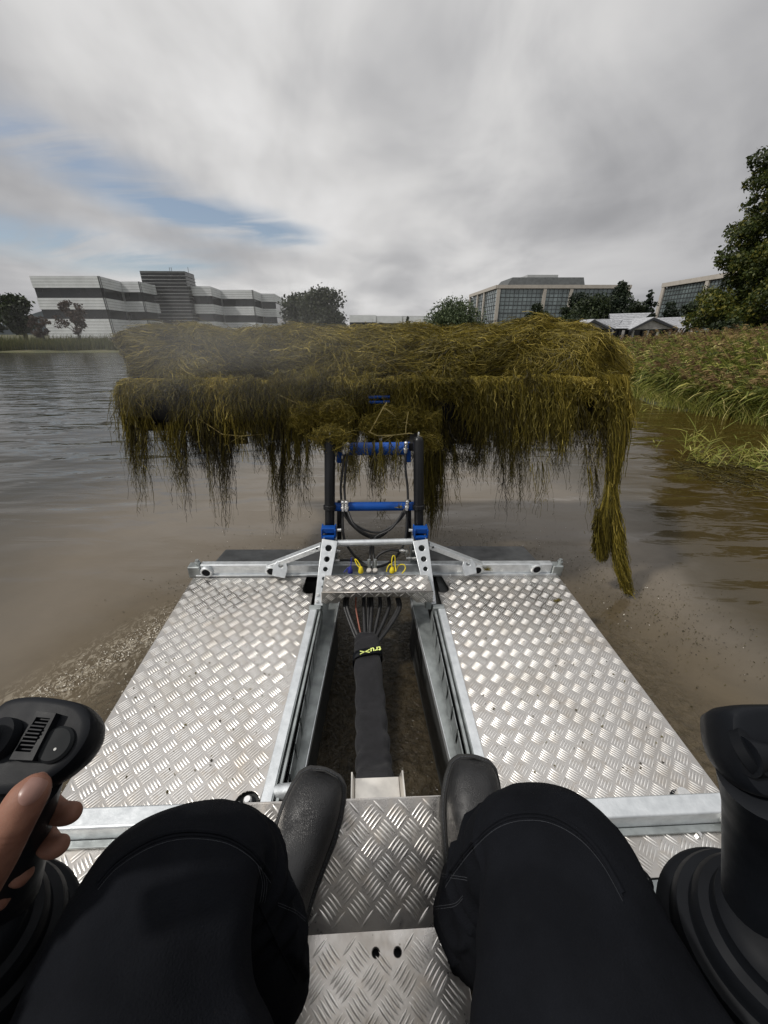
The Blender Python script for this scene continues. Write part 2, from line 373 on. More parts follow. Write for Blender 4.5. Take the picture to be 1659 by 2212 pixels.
# silt stirred up round the machine
e = q.vmath('LENGTH', q.vmath('MULTIPLY', q.vmath('SUBTRACT', pos, (.0, 1.0, 0)), (.36, .28, 0)))
e = q.math('ADD', e, q.math('MULTIPLY', q.math('SUBTRACT', q.noise(pos, .45, 4, .6, .6), .5), 1.3))
silt = q.mapr(e, .55, 1.9, 1, 0, True)
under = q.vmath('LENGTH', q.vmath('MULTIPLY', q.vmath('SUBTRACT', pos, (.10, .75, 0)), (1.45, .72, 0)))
silt = q.math('MULTIPLY', silt, q.mapr(q.math('ADD', under, q.math('MULTIPLY', q.math('SUBTRACT', q.noise(pos, 2.2, 4, .6), .5), .5)), .75, 1.25, .0, 1, True))  # silt thinned below the hull so the slot water reads shaded
rx = q.math('ADD', q.math('SUBTRACT', px_, q.math('MULTIPLY', py_, .12)), q.math('MULTIPLY', q.math('SUBTRACT', q.noise(pos, 1.2, 4, .6, .8), .5), .8))
rt = q.mapr(rx, 1.3, 2.6, 0, 1, True); silt = q.math('MULTIPLY', silt, q.mapr(rx, 1.5, 2.25, 1, .12, True))
clear = q.mix(rt, (.045, .043, .036, 1), (.040, .027, .006, 1))
clear = q.mix(q.mapr(under, .6, 1.2, 1, 0, True), clear, (.016, .012, .006, 1))  # slot shade painted into the water colour under the hull
rg = q.vmath('LENGTH', q.vmath('MULTIPLY', q.vmath('SUBTRACT', pos, (.06, 1.0, 0)), (.50, .46, 0)))
sed_sky = q.mix(q.mapr(q.noise(pos, 1.3, 5, .6, 1.2), .3, .7, 0, 1), (.108, .085, .054, 1), (.074, .057, .034, 1))
sed_sky = q.mix(q.mapr(q.math('ADD', rg, q.math('MULTIPLY', q.math('SUBTRACT', q.noise(pos, .9, 4, .6), .5), .5)), .75, 1.25, 0, .85, True), sed_sky, (.165, .140, .110, 1))  # outer silt paler, with reflected sky put into its colour
col = q.mix(silt, clear, sed_sky)
# weed scraps and foam close in
def seg(a, b_, w):
    a, b_ = Vector(a + (0,)), Vector(b_ + (0,)); d = b_ - a; v_ = q.vmath('SUBTRACT', pos, a); t_ = q.math('DIVIDE', q.vmath('DOT_PRODUCT', v_, d), d.length_squared, clamp=True)
    n = q.node('ShaderNodeVectorMath', operation='SCALE'); q.set(n, 0, d); q.set(n, 'Scale', t_)
    return q.mapr(q.vmath('LENGTH', q.vmath('MULTIPLY', q.vmath('SUBTRACT', v_, n.outputs[0]), (1, 1, 0))), 0, w, 1, 0)
fo = q.math('ADD', seg((-1.75, 1.15), (-1.32, 1.85), .26), q.math('MULTIPLY', seg((-1.15, 1.3), (-1.25, 2.3), .16), .5))
froth = q.math('MULTIPLY', fo, q.mapr(q.noise(q.vmath('MULTIPLY', pos, (1, .7, 1)), 26, 6, .8, 1.6), .50, .58, 0, 1), clamp=True)
scr = q.mapr(q.noise(q.vmath('MULTIPLY', pos, (1, 1.6, 1)), 16, 6, .72, 1.0), .60, .68, 0, 1)
ring = q.vmath('LENGTH', q.vmath('MULTIPLY', q.vmath('SUBTRACT', pos, (.06, 1.15, 0)), (.60, .52, 0)))
ring = q.math('ADD', ring, q.math('MULTIPLY', q.math('SUBTRACT', q.noise(pos, 1.1, 4, .6), .5), .55))
churn = q.mapr(ring, .72, 1.02, 1, 0, True)
col = q.mix(q.math('MULTIPLY', churn, q.mapr(q.noise(q.vmath('MULTIPLY', pos, (1, 1.5, 1)), 8, 7, .8, 1.8), .38, .60, .05, .95)), col, (.052, .041, .025, 1))
col = q.mix(q.math('MULTIPLY', q.math('MULTIPLY', scr, churn), .8), col, (.022, .017, .009, 1))
col = q.mix(q.math('MULTIPLY', froth, .85), col, (.36, .32, .25, 1))
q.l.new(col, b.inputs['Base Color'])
b.inputs['Roughness'].default_value = .05; b.inputs['IOR'].default_value = 1.33; b.inputs['Specular IOR Level'].default_value = .5
def wv(scale, dist, rot, det=2):
    mp = q.node('ShaderNodeMapping'); q.l.new(pos, mp.inputs[0]); mp.inputs['Rotation'].default_value = (0, 0, R(rot)); mp.inputs['Scale'].default_value = (.35, 1, 1)
    return q.noise(mp.outputs[0], scale, det, .5, dist)
h1 = wv(1.3, .4, 12); h2 = wv(3.8, .6, -14, 3); h3 = wv(11, .3, 8, 2)
far = q.mapr(q.vmath('LENGTH', pos), 3, 14, .35, 1)
near = q.mapr(q.vmath('LENGTH', pos), 4, 14, 1, .3)
H = q.math('ADD', q.math('MULTIPLY', h1, .085), q.math('MULTIPLY', q.math('MULTIPLY', h2, far), .030))
H = q.math('ADD', H, q.math('MULTIPLY', q.math('MULTIPLY', h3, q.math('MULTIPLY', near, far)), .0035))
tiny = q.noise(pos, 34, 4, .65, .8)
H = q.math('ADD', H, q.math('MULTIPLY', q.math('MULTIPLY', tiny, churn), .013))
bn = q.node('ShaderNodeBump'); bn.inputs['Strength'].default_value = 1; bn.inputs['Distance'].default_value = 1
q.l.new(H, bn.inputs['Height']); q.l.new(bn.outputs[0], b.inputs['Normal'])
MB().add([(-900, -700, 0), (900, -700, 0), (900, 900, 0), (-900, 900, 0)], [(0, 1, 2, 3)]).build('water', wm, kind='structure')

# foam and floating scraps near the hull: tiny real pieces
def specks(n, ctr, rad, w0, w1, a0, a1, zz=.004):
    th = rng.uniform(a0, a1, n); rr = rad * np.sqrt(rng.uniform(0, 1, n)) ; return th, rr
def scatter_bits(name, pts, size, mat, label):
    n = len(pts); a = rng.uniform(0, np.pi, n); L = size * rng.uniform(.4, 1.6, n); Wd = L * rng.uniform(.15, .6, n)
    dx, dy = np.cos(a), np.sin(a); z = pts[:, 2:3] * 0 + .004
    c = np.stack([np.stack([pts[:, 0] + sx * dx * L - sy * dy * Wd, pts[:, 1] + sx * dy * L + sy * dx * Wd, rng.uniform(.003, .010, n)], -1)
                  for sx, sy in ((-1, 0), (0, -1), (1, 0), (0, 1))], 1).reshape(-1, 3)
    o = fastmesh(name, c, np.arange(4 * n).reshape(-1, 4), mat, kind='stuff', tint=np.repeat(rng.uniform(0, .42, n), 4)); o['label'] = label; return o
foamm = pmat('foam', (.62, .58, .50), .5, vscale=30)
# (left wake line along the hull, both sides, and the churned belt across the bow)
def along(pts, n, sp):
    pts = np.array(pts, float); s = rng.uniform(0, len(pts) - 1, n); k = s.astype(int); f = (s - k)[:, None]
    return pts[k] * (1 - f) + pts[k + 1] * f + rng.normal(size=(n, 2)) * sp
LW = along([(-1.15, 1.3), (-1.22, 1.6), (-1.25, 1.9), (-1.2, 2.4)], 1500, .07)
LW2 = along([(-1.75, 1.15), (-1.52, 1.5), (-1.32, 1.85)], 900, .05)
BW_ = along([(-1.2, 2.3), (-.6, 2.9), (.3, 3.1), (1.1, 2.7), (1.5, 2.0)], 350, .28)
pts = np.concatenate([LW, LW2, BW_]); scatter_bits('foam', np.c_[pts, np.zeros(len(pts))], .0036, foamm, 'pale foam flecks on the brown water beside the hull')
P2 = along([(-1.3, 2.2), (-.6, 2.7), (.3, 2.85), (1.1, 2.6), (1.6, 2.1), (1.9, 1.7)], 3800, .27)
scatter_bits('floating_weed_scraps', np.c_[P2, np.zeros(len(P2))], .0045, M['weed'], 'dark scraps of weed floating on churned water ahead of the machine')

# ================================================================== BUILDINGS
def Z6(x, y): return 51.8 + x * .3438, 570.3 + y * .3438
def band_building():
    root = empty('office_building', (-55, 115, .7))
    inv = Matrix.Translation((55, -115, -.7))
    roof = [(-80.48, 101.63), (-64.67, 101.63), (-66.12, 111.78), (-61.33, 111.78), (-61.87, 118.61), (-59.5, 121.3), (-47.91, 122.36), (-48.78, 132.01), (-39.14, 132.01), (-39.82, 142.87), (-35.71, 143.95), (-38.29, 172.11)]
    rf = [Vector((x, y, 0)) for x, y in roof]
    bands = [('c', 13.6, 11.25), ('g', 11.25, 9.25), ('c', 9.25, 6.85), ('g', 6.85, 4.9), ('c', 4.9, .4)]
    for k in range(len(rf) - 1):
        a, b_ = rf[k], rf[k + 1]; t = (b_ - a).normalized(); nrm = Vector((t.y, -t.x, 0))
        if nrm.dot(-a) < 0: nrm = -nrm
        for kind, z1, z0 in bands:
            if kind == 'g':
                w = MB().prism([a + nrm * -.35 + Vector((0, 0, z)) if j < 1 else b_ + nrm * -.35 + Vector((0, 0, z)) for j, z in ((0, z0), (1, z0), (1, z1), (0, z1))], -nrm * .2)
                w.v = [tuple(inv @ Vector(v)) for v in w.v]; w.build('window_band', M['glass_dark'], root)
            else:
                wl = MB().prism([a - nrm * .08 + Vector((0, 0, z0)), b_ - nrm * .08 + Vector((0, 0, z0)), b_ - nrm * .08 + Vector((0, 0, z1)), a - nrm * .08 + Vector((0, 0, z1))], -nrm * .3)
                wl.v = [tuple(inv @ Vector(v)) for v in wl.v]; wall = wl.build('wall', M['mullion'], root)
                n = max(3, round((z1 - z0) / .62)); h = (z1 - z0) / n
                for r_ in range(n):
                    za, zb = z0 + r_ * h + .03, z0 + (r_ + 1) * h - .03
                    p = MB().prism([a + Vector((0, 0, za)), b_ + Vector((0, 0, za)), b_ + Vector((0, 0, zb)), a + Vector((0, 0, zb))], -nrm * .07)
                    p.v = [tuple(inv @ Vector(v)) for v in p.v]; p.build('cladding_panel', M['clad'], wall)
    # the mass behind
    back = [tuple(p) for p in rf] + [Vector((-60, 185, 0)), Vector((-95, 150, 0))]
    m = MB().prism([Vector(p) * 1 + Vector((-.9, 1.6, .4)) for p in back], (0, 0, 12.9)); m.v = [tuple(inv @ Vector(v)) for v in m.v]; m.build('rear_block', M['clad2'], root)
    # louvred stair tower
    T = [Vector((-65.9, 120.2, 0)), Vector((-54.3, 120.2, 0)), Vector((-55.0, 127.5, 0)), Vector((-66.5, 127.5, 0))]
    T = [Vector((-64.6, 119.0, 0)), Vector((-53.0, 119.6, 0)), Vector((-53.4, 126, 0)), Vector((-65.2, 126, 0))]
    m = MB().prism([v + Vector((0, 0, .4)) for v in T], (0, 0, 16.2)); m.v = [tuple(inv @ Vector(v)) for v in m.v]; tw = m.build('stair_tower', M['glass_dark'], root, label='tall dark louvred stair tower')
    for k in range(19):
        z = .9 + k * .82
        for a, b_ in ((T[0], T[1]), (T[1], T[2])):
            t = (b_ - a).normalized(); n = Vector((t.y, -t.x, 0))
            s_ = MB().prism([a + n * .02 + Vector((0, 0, z)), b_ + n * .02 + Vector((0, 0, z)), b_ + n * .02 + Vector((0, 0, z + .08)), a + n * .02 + Vector((0, 0, z + .08))], n * .25)
            s_.v = [tuple(inv @ Vector(v)) for v in s_.v]; s_.build('slat', M['clad2'], tw)
    m = MB().prism([v + Vector((0, 0, 16.3)) for v in T], (0, 0, .5)); m.v = [tuple(inv @ Vector(v) + Vector((0, -.03, 0))) for v in m.v]; m.build('parapet', M['dkroof'], tw)
    for dx in (0, .5, 5):
        m = MB().tube([(-58 + dx, 122, 16.8), (-58 + dx, 122, 18)], .06, 6); m.v = [tuple(inv @ Vector(v)) for v in m.v]; m.build('roof_mast', M['dkroof'], tw)
    tag(root, 'pale stepped office block banded with dark glass and a louvred tower', 'building')
band_building()

def glass_block(name, A, B, C, zt, zb, label, cols=(0, .36, .56, 1), nA=30, nB=16, pent=True, floors=6):
    """two facades A-B (seen square on) and C-A, beige frame, curtain wall"""
    A, B, C = (Vector((p[0], p[1], 0)) for p in (A, B, C))
    root = empty(name, (A.x, A.y, zb)); inv = Matrix.Translation((-A.x, -A.y, -zb))
    def put(m, n, mat, par=root, **k):
        m.v = [tuple(inv @ Vector(v)) for v in m.v]; return m.build(n, mat, par, **k)
    D_ = B + C - A
    core = MB().prism([v + Vector((0, 0, zb)) for v in [A + (D_ - A) * .02, B + (C - B) * .02, D_, C + (B - C) * .02]], (0, 0, zt - zb - .4)); put(core, 'core', M['mullion'])
    def facade(a, b_, cs, n):
        t = b_ - a; L = t.length; tn = t.normalized(); nr = Vector((tn.y, -tn.x, 0))
        if nr.dot(-a) < 0: nr = -nr
        P = lambda f, z, o=0: a + t * f + nr * o + Vector((0, 0, z))
        def slab(f0, f1, z0, z1, o0, o1): return MB().hexa([P(f0, z0, o0), P(f1, z0, o0), P(f1, z0, o1), P(f0, z0, o1)], [P(f0, z1, o0), P(f1, z1, o0), P(f1, z1, o1), P(f0, z1, o1)])
        put(slab(-.004, 1.004, zt - 1.1, zt, -.2, .6), 'roof_beam', M['beige'])
        for c in cs:
            w = 1.1 / L
            f0 = min(max(c - w / 2, 0), 1 - w)
            put(slab(f0, f0 + w, zb, zt - 1.15, -.15, .5), 'column', M['beige'])
        gz = (zt - 1.3 - zb) / floors
        for k in range(floors):
            w = put(slab(.01, .99, zb + k * gz + .12, zb + (k + 1) * gz - .12, -.3, -.05), 'window', M['glass'])
        mm = MB()
        for k in range(1, n): mm.v, mm.f = mm.v, mm.f; s_ = slab(k / n - .06 / L, k / n + .06 / L, zb, zt - 1.2, -.1, .08); mm.add(s_.v, s_.f)
        for k in range(1, floors * 2): s_ = slab(.01, .99, zb + k * gz / 2 - .06, zb + k * gz / 2 + .06, -.08, .05); mm.add(s_.v, s_.f)
        put(mm, 'glazing_bars', M['mullion'], kind='stuff')
    facade(A, B, cols, nA); facade(C, A, (0, .35, .6), nB)
    if pent:
        e1, e2 = (B - A), (C - A)
        q0 = [A + e1 * .10 + e2 * .15, A + e1 * .72 + e2 * .15, A + e1 * .72 + e2 * .6, A + e1 * .10 + e2 * .6]
        q1 = [A + e1 * .16 + e2 * .2, A + e1 * .715 + e2 * .2, A + e1 * .715 + e2 * .55, A + e1 * .16 + e2 * .55]
        put(MB().hexa([v + Vector((0, 0, zt - .3)) for v in q0], [v + Vector((0, 0, zt + 3.2)) for v in q1]), 'roof_plant_room', M['dkroof'])
        q2 = [A + e1 * .28 + e2 * .22, A + e1 * .52 + e2 * .22, A + e1 * .52 + e2 * .5, A + e1 * .28 + e2 * .5]
        put(MB().prism([v + Vector((0, 0, zt + 3.1)) for v in q2], (0, 0, 1.0)), 'roof_canopy', M['clad2'])
    tag(root, label, 'building'); return root
glass_block('glass_office', (40.67, 159), (88.3, 159), (38.5, 196), 17.6, 1.0, 'wide glass office with beige columns and a dark roof storey')
glass_block('glass_office', (86, 136.5), (88.5, 96), (122, 140), 15.8, 1.0, 'glass office with sloping beige roof edge partly behind the maple', cols=(0, .42, .84), pent=False, nA=34, nB=18)

# long low white block beyond the weed heap
root = empty('low_white_building', (2, 150, 1)); L0 = MB()
L0.box(-14, 14, 0, 14, 0, 6.4).build('rear_block', M['clad2'], root)
for x0, x1, dz in ((-14, -4.7, 0), (-4.5, 4.4, -.25), (4.6, 14, -.6)):
    for z0, z1, m_ in ((4.4, 6.6, 'clad'), (2.6, 4.35, 'glass_dark'), (.2, 2.55, 'clad')):
        MB().box(x0, x1, -.6 + (.2 if m_ != 'clad' else 0), -.02, z0 + dz, z1 + dz).build('wall' if m_ == 'clad' else 'window_band', M[m_], root)
tag(root, 'long low white building with a dark window strip beyond the weed heap', 'building')

def lodge():
    root = empty('lodge', (42, 70, .7)); inv = Matrix.Translation((-42, -70, -.7))
    def put(m, n, mat, par=root, **k):
        m.v = [tuple(inv @ Vector(v)) for v in m.v]; return m.build(n, M[mat], par, **k)
    yE = 70
    W = lambda u, v, y=yE: wat(u, v, y=y)
    # main roof slopes rise away from the viewer (slates in courses)
    def slope(a, b_, c, d, n=9):     # eave a-b, ridge d-c
        grp = None
        base = put(MB().prism([a, b_, c, d], (0, .2, -.22)), 'roof', 'fascia')
        for k in range(n):
            f0, f1 = k / n, (k + 1) / n - .012
            p = [a.lerp(d, f0), b_.lerp(c, f0), b_.lerp(c, f1), a.lerp(d, f1)]
            lift = Vector((0, -.03, .05)); low = Vector((0, -.02, .035))
            put(MB().hexa([p[0] + low * .3, p[1] + low * .3, p[2] + low * .3, p[3] + low * .3], [p[0] + lift, p[1] + lift, p[2] + low, p[3] + low]), 'shingle', 'slate', base)
    slope(W(1322, 710), W(1363, 710), W(1408, 675.5, 78), W(1316, 678, 78))
    slope(W(1284, 691), W(1330, 711.5, 69.9), W(1345, 690, 74), W(1300, 689.5, 74), 6)
    slope(W(1466, 709), W(1494, 708), W(1508, 683.5, 76), W(1413, 687, 76))
    # gables
    for (a, ap, c) in (((1258, 707), (1284, 690.5), (1323, 712)), ((1362, 712), (1413, 686), (1467, 710))):
        a, ap, c = W(*a, 69.2), W(*ap, 69.2), W(*c, 69.2)
        put(MB().prism([a + Vector((0, .3, 0)), ap + Vector((0, .3, 0)), c + Vector((0, .3, 0))], (0, .25, 0)), 'gable', 'render')
        v = Vector((0, 0, -.28))
        put(MB().prism([a, ap, ap + v * 1.3, a + v], (0, .3, 0)), 'fascia_board', 'fascia'); put(MB().prism([ap + Vector((.001, 0, 0)), c, c + v, ap + v * 1.3], (0, .29, 0)), 'fascia_board', 'fascia')
        for s_, e_ in ((a, ap), (ap, c)):
            put(MB().prism([s_ + Vector((0, 0, .02)), e_ + Vector((0, 0, .02)), e_ + Vector((0, 6, .02)), s_ + Vector((0, 6, .02))], (0, 0, .08)), 'roof', 'slate')
    xl, xr = W(1262, 712).x, W(1492, 712).x
    put(MB().box(xl + .3, xr - .3, 70.6, 76, .2, 2.25), 'inner_wall', 'glass_dark')
    for u in (1262, 1290, 1321, 1345, 1366, 1397, 1419, 1445, 1466):
        x = W(u, 715).x; put(MB().box(x - .14, x + .14, 69.6, 69.9, .2, 2.2), 'post', 'render')
    x0, x1 = W(1266, 712).x, W(1318, 712).x
    w = put(MB().box(x0, x1, 70.2, 70.3, .4, 2.1), 'window', 'glass')
    for k in range(5):
        x = x0 + (x1 - x0) * k / 4; put(MB().box(x - .05, x + .05, 70.08, 70.19, .4, 2.1), 'glazing_bar', 'render', w)
    for k in range(3):
        a = W(1470 + k * 6, 708, 69); put(MB().bar(a, a + Vector((-.9, -.3, -1.6)), .09, .09), 'roof_strut', 'render')
    tag(root, 'low lodge with grey slate gables and glazed front beyond the reeds', 'building')
lodge()

# distant hill, far side
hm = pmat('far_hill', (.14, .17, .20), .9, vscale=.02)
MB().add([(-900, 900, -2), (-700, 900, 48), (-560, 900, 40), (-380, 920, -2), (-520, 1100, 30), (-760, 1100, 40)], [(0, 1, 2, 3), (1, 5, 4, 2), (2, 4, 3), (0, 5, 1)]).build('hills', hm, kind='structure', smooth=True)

# ================================================================== TREES
def leaf_cloud(centres, radii, n, size, flat=1.0, droop=0., tri=False):
    """leaf-sized quads in clumps; returns data for fastmesh"""
    c = np.array(centres); r = np.array(radii); w = r ** 2; k = rng.choice(len(c), n, p=w / w.sum())
    d = rng.normal(size=(n, 3)); d /= np.linalg.norm(d, axis=1, keepdims=True)
    rad = rng.uniform(.45, 1.06, n) ** .6
    p = c[k] + d * (r[k] * rad)[:, None] * np.array([1, 1, flat])
    # bumpy clumps
    p += .12 * r[k][:, None] * rng.normal(size=(n, 3))
    a = rng.normal(size=(n, 3)) + d * .8; a[:, 2] += droop; a /= np.linalg.norm(a, axis=1, keepdims=True)
    b = np.cross(a, rng.normal(size=(n, 3))); b /= np.linalg.norm(b, axis=1, keepdims=True); cc_ = np.cross(a, b)
    s = size * rng.uniform(.5, 1.3, n)[:, None]
    V = np.stack([p - b * s, p + cc_ * s * .55, p + b * s, p - cc_ * s * .55], 1).reshape(-1, 3)
    t = np.clip(.38 + .22 * rng.normal(size=n) + .12 * rng.normal(size=len(c))[k], 0, 1)
    return V, np.arange(4 * n).reshape(-1, 4), np.repeat(t, 4)
def tree(name, x, y, z, h, w, leafmat, label, n=2600, size=.35, kind='round', trunk=.2, group=None, cat='tree', seed=0, low=.25, dens=14):
    rs = np.random.default_rng(seed + 11); root = empty(name, (x, y, z))
    cs, rr = [], []
    if kind == 'round':
        for k in range(dens):
            th = rs.uniform(0, 6.28); f = rs.uniform(0, 1); zz_ = h * (low + (1 - low) * (.14 + .72 * f)); prof = math.sin(math.pi * (.22 + .66 * f)) ** .8
            rad = w * .5 * prof * rs.uniform(.25, .78); cs.append((rad * math.cos(th), rad * math.sin(th), zz_)); rr.append(w * rs.uniform(.16, .27))
    elif kind == 'bush':
        for k in range(dens):
            th = rs.uniform(0, 6.28); rad = w * .5 * math.sqrt(rs.uniform(0, 1)) * .85; zz_ = h * rs.uniform(.2, .78) * (1 - .45 * (rad / (w * .5)) ** 2)
            cs.append((rad * math.cos(th), rad * math.sin(th), zz_)); rr.append(h * rs.uniform(.14, .26))
    elif kind == 'cone':
        for k in range(dens * 2):
            f = (k + .5) / (dens * 2); zz_ = h * (low + (1 - low) * f * .97); th = k * 2.4; rad = w * .5 * (1 - f * .93) * rs.uniform(.3, .95)
            cs.append((rad * math.cos(th), rad * math.sin(th), zz_)); rr.append(max(.08 * w, w * .27 * (1 - f * .75)) * rs.uniform(.8, 1.2))
    elif kind == 'sparse':
        for k in range(dens):
            th = rs.uniform(0, 6.28); f = rs.uniform(0, 1); rad = w * .5 * rs.uniform(.3, 1) * math.sin(math.pi * (.25 + .6 * f)); cs.append((rad * math.cos(th), rad * math.sin(th), h * (low + (1 - low) * f))); rr.append(w * .11)
    V, F, T = leaf_cloud(cs, rr, n, size, .75 if kind != 'cone' else .5)
    # trunk and limbs
    m = MB(); top = h * (.9 if kind == 'cone' else .55)
    m.tube([(0, 0, -.4), (.02 * h, 0, h * .2), (0, .02 * h, top)], [trunk * 1.3, trunk, trunk * .45], 8)
    for k in range(min(12, len(cs))):
        c = Vector(cs[k]); b0 = Vector((0, 0, min(c.z * .6, top * .9)))
        m.tube([b0, b0.lerp(c, .5) + Vector((0, 0, .04 * h)), c], [trunk * .45, trunk * .28, trunk * .1], 5)
    m.build('trunk', M['bark'], root, smooth=True)
    fastmesh('crown', V, F, M[leafmat], root, tint=T)
    return tag(root, label, cat, group)
def tree_at(u0, u1, vt, vb, Yd, leafmat, label, zb=.6, **k):
    a, b_ = wat(u0, vb, y=Yd), wat(u1, vb, y=Yd); t = wat((u0 + u1) / 2, vt, y=Yd)
    return tree(k.pop('name', 'tree'), (a.x + b_.x) / 2, Yd, zb, t.z - zb, b_.x - a.x, leafmat, label, **k)
tree_at(22, 92, 638, 735, 50, 'leaf_dark', 'dark bushy tree on the bank before the banded office', seed=1, n=5200, size=.2, low=.15, dens=20)
tree_at(-30, 24, 640, 735, 52, 'leaf_dark', 'dark tree cut off by the edge of the photo, beyond the water', seed=2, n=3200, size=.2, low=.15)
tree_at(72, 122, 686, 738, 47, 'leaf_bronze', 'thin small bronze-leaved tree beside the dark bushy tree', kind='sparse', seed=3, n=900, size=.14, trunk=.09, low=.3, dens=22)
tree_at(138, 206, 655, 736, 47, 'leaf_bronze', 'slender bronze-leaved tree standing alone before the pale wall', kind='sparse', seed=4, n=1500, size=.14, trunk=.1, low=.3, dens=34)
tree_at(600, 688, 632, 735, 74, 'leaf_hazy', 'rounded dark tree adjoining the end of the banded office', seed=5, n=5200, size=.28, low=.02, dens=22)
tree_at(648, 758, 621, 735, 70, 'leaf_hazy', 'broad domed dark tree rising over the weed heap', seed=6, n=9000, size=.26, low=.02, dens=34)
tree_at(868, 892, 682, 716, 70, 'leaf_hazy', 'tiny pointed tree before the low white building', kind='cone', seed=7, n=900, size=.2, low=.05, dens=9)
tree_at(885, 935, 690, 718, 66, 'leaf_hazy', 'low grey-green bush beside the pale willow', kind='bush', seed=8, n=1500, size=.2)
tree_at(925, 1048, 654, 728, 56, 'leaf_pale', 'pale green multi-stemmed willow at the corner of the glass office', seed=9, n=17000, size=.15, low=.02, dens=40, trunk=.12)
tree_at(1124, 1186, 652, 718, 95, 'leaf_dark', 'small dark tree against the glass office facade', seed=10, n=4500, size=.28, low=.05)
tree_at(1050, 1125, 696, 726, 60, 'leaf_pale', 'low green shrub at the foot of the glass office', kind='bush', seed=12, n=1800, size=.16, name='shrub', cat='shrub', low=0)
tree_at(1098, 1192, 690, 726, 60, 'leaf_maple', 'low yellow-green shrub below the small dark tree', kind='bush', seed=13, n=2400, size=.16, name='shrub', cat='shrub', low=0)
tree_at(1165, 1262, 678, 726, 70, 'leaf_conifer', 'spreading dark shrub between the two beige columns', kind='bush', seed=14, n=5500, size=.22, name='shrub', cat='shrub', low=0)
tree_at(1212, 1276, 628, 718, 100, 'leaf_conifer', 'narrow dark tree standing left of the tallest tree by the glass office', seed=15, n=6000, size=.3, low=.02)
tree_at(1222, 1316, 640, 722, 90, 'leaf_dark', 'full dark tree in front of the right part of the glass office', seed=16, n=9000, size=.28, low=.02, dens=20)
tree_at(1272, 1374, 606, 716, 92, 'leaf_conifer', 'tallest dark tree in front of the glass office', kind='cone', seed=17, n=14000, size=.28, low=.02, dens=22)
tree_at(1330, 1390, 650, 704, 84, 'leaf_dark', 'rounded dark tree behind the lodge roof', seed=18, n=5000, size=.26, low=.02)
tree_at(1360, 1418, 622, 702, 84, 'leaf_conifer', 'layered pine poking above the lodge ridge', kind='cone', seed=19, n=5000, size=.22, low=.1, dens=10)
tree_at(1408, 1462, 648, 708, 84, 'leaf_conifer', 'flat-topped pine between the lodge and the sloping glass office', seed=20, n=5000, size=.22, low=.1)
tree_at(1452, 1512, 652, 716, 90, 'leaf_dark', 'dark tree before the sloping glass office', seed=21, n=4000, size=.28, low=.02)
tree_at(1035, 1075, 694, 724, 62, 'leaf_hazy', 'grey-green shrub joining the willow and the low green shrub', kind='bush', seed=41, n=2200, size=.17, name='shrub', cat='shrub', low=0)
tree_at(1196, 1240, 660, 720, 82, 'leaf_dark', 'loose dark tree between the two beige columns', seed=42, n=4200, size=.24, low=.02)
tree_at(1250, 1330, 676, 722, 78, 'leaf_conifer', 'wide dark shrub at the end of the lodge', kind='bush', seed=43, n=5000, size=.2, name='shrub', cat='shrub', low=0)
tree_at(1320, 1345, 690, 712, 80, 'leaf_dark', 'small dark shrub just behind the first lodge gable', kind='bush', seed=22, n=600, size=.2, name='shrub', cat='shrub', low=0)

def maple():
    Yd = 27; crown_n = 86000; root = empty('maple_tree', (wat(1655, 715, y=Yd).x - 0.2, Yd, .6)); ox = root.location
    cs, rr = [], []; rs = np.random.default_rng(5)
    # crown contour of the side that shows, from the photo; the far side mirrors it
    cont = [(700, 1512), (680, 1503), (655, 1500), (632, 1512), (610, 1545), (585, 1565), (560, 1568), (535, 1580), (505, 1600), (480, 1606), (450, 1612), (420, 1625), (385, 1640), (345, 1652), (300, 1668), (260, 1690), (230, 1715)]
    Z_ = [wat(1640, v, y=Yd).z - .6 for v, u in cont]; Rr = [ox.x + 1.6 - wat(u, v, y=Yd).x for v, u in cont]
    zs = np.array(Z_); rs_ = np.array(Rr)
    for k in range(210):
        z = zs[0] + .3 + (zs[-1] - zs[0] - .6) * rs.uniform(0, 1) ** 1.35; r0 = np.interp(z, zs, rs_); th = rs.uniform(0, 6.28) if k % 3 else rs.uniform(2.2, 4.6)
        cr = rs.uniform(.38, .95); cr = min(cr, .42 * max(r0, .45)); f = max(.0, r0 - cr * 1.15) * math.sqrt(rs.uniform(.3, 1))
        cs.append((1.6 + f * math.cos(th), f * math.sin(th), z)); rr.append(cr)
    V, F, T = leaf_cloud(cs, rr, crown_n, .105, .75, droop=.3)
    m = MB(); m.tube([(1.2, 0, -.3), (1.25, 0, 2.2), (1.5, 0, 6), (1.6, 0, zs[-1] * .9)], [.34, .26, .18, .05], 10)
    for k in range(12):
        c = Vector(cs[k * 5]); b0 = Vector((1.5, 0, max(1.4, c.z * .62))); m.tube([b0, b0.lerp(c, .5) + Vector((0, 0, .3)), c], [.1, .06, .02], 5)
    m.build('trunk', M['bark'], root, smooth=True); fastmesh('crown', V, F, M['leaf_maple'], root, tint=T)
    tag(root, 'tall green and amber maple towering over the reed bank', 'tree')
maple()
# undergrowth and wall under the maple
tree_at(1500, 1600, 680, 735, 24, 'leaf_dark', 'dark undergrowth shrub beneath the maple crown', kind='bush', seed=31, n=5000, size=.1, name='shrub', cat='shrub')
tree_at(1590, 1690, 692, 738, 22, 'leaf_maple', 'brownish shrub beside the maple trunk', kind='bush', seed=32, n=3500, size=.09, name='shrub', cat='shrub')
o = MB(); a = wat(1597, 712, y=25); o.lathe([(.02, 0), (.20, .05), (.19, .9), (.12, 1.25), (.03, 1.36)], (a.x, 25, .7), (0.12, 0, 1), 14)
tag(o.build('standing_stone', M['concrete'], smooth=True), 'pale upright stone beside the maple trunk', 'stone')
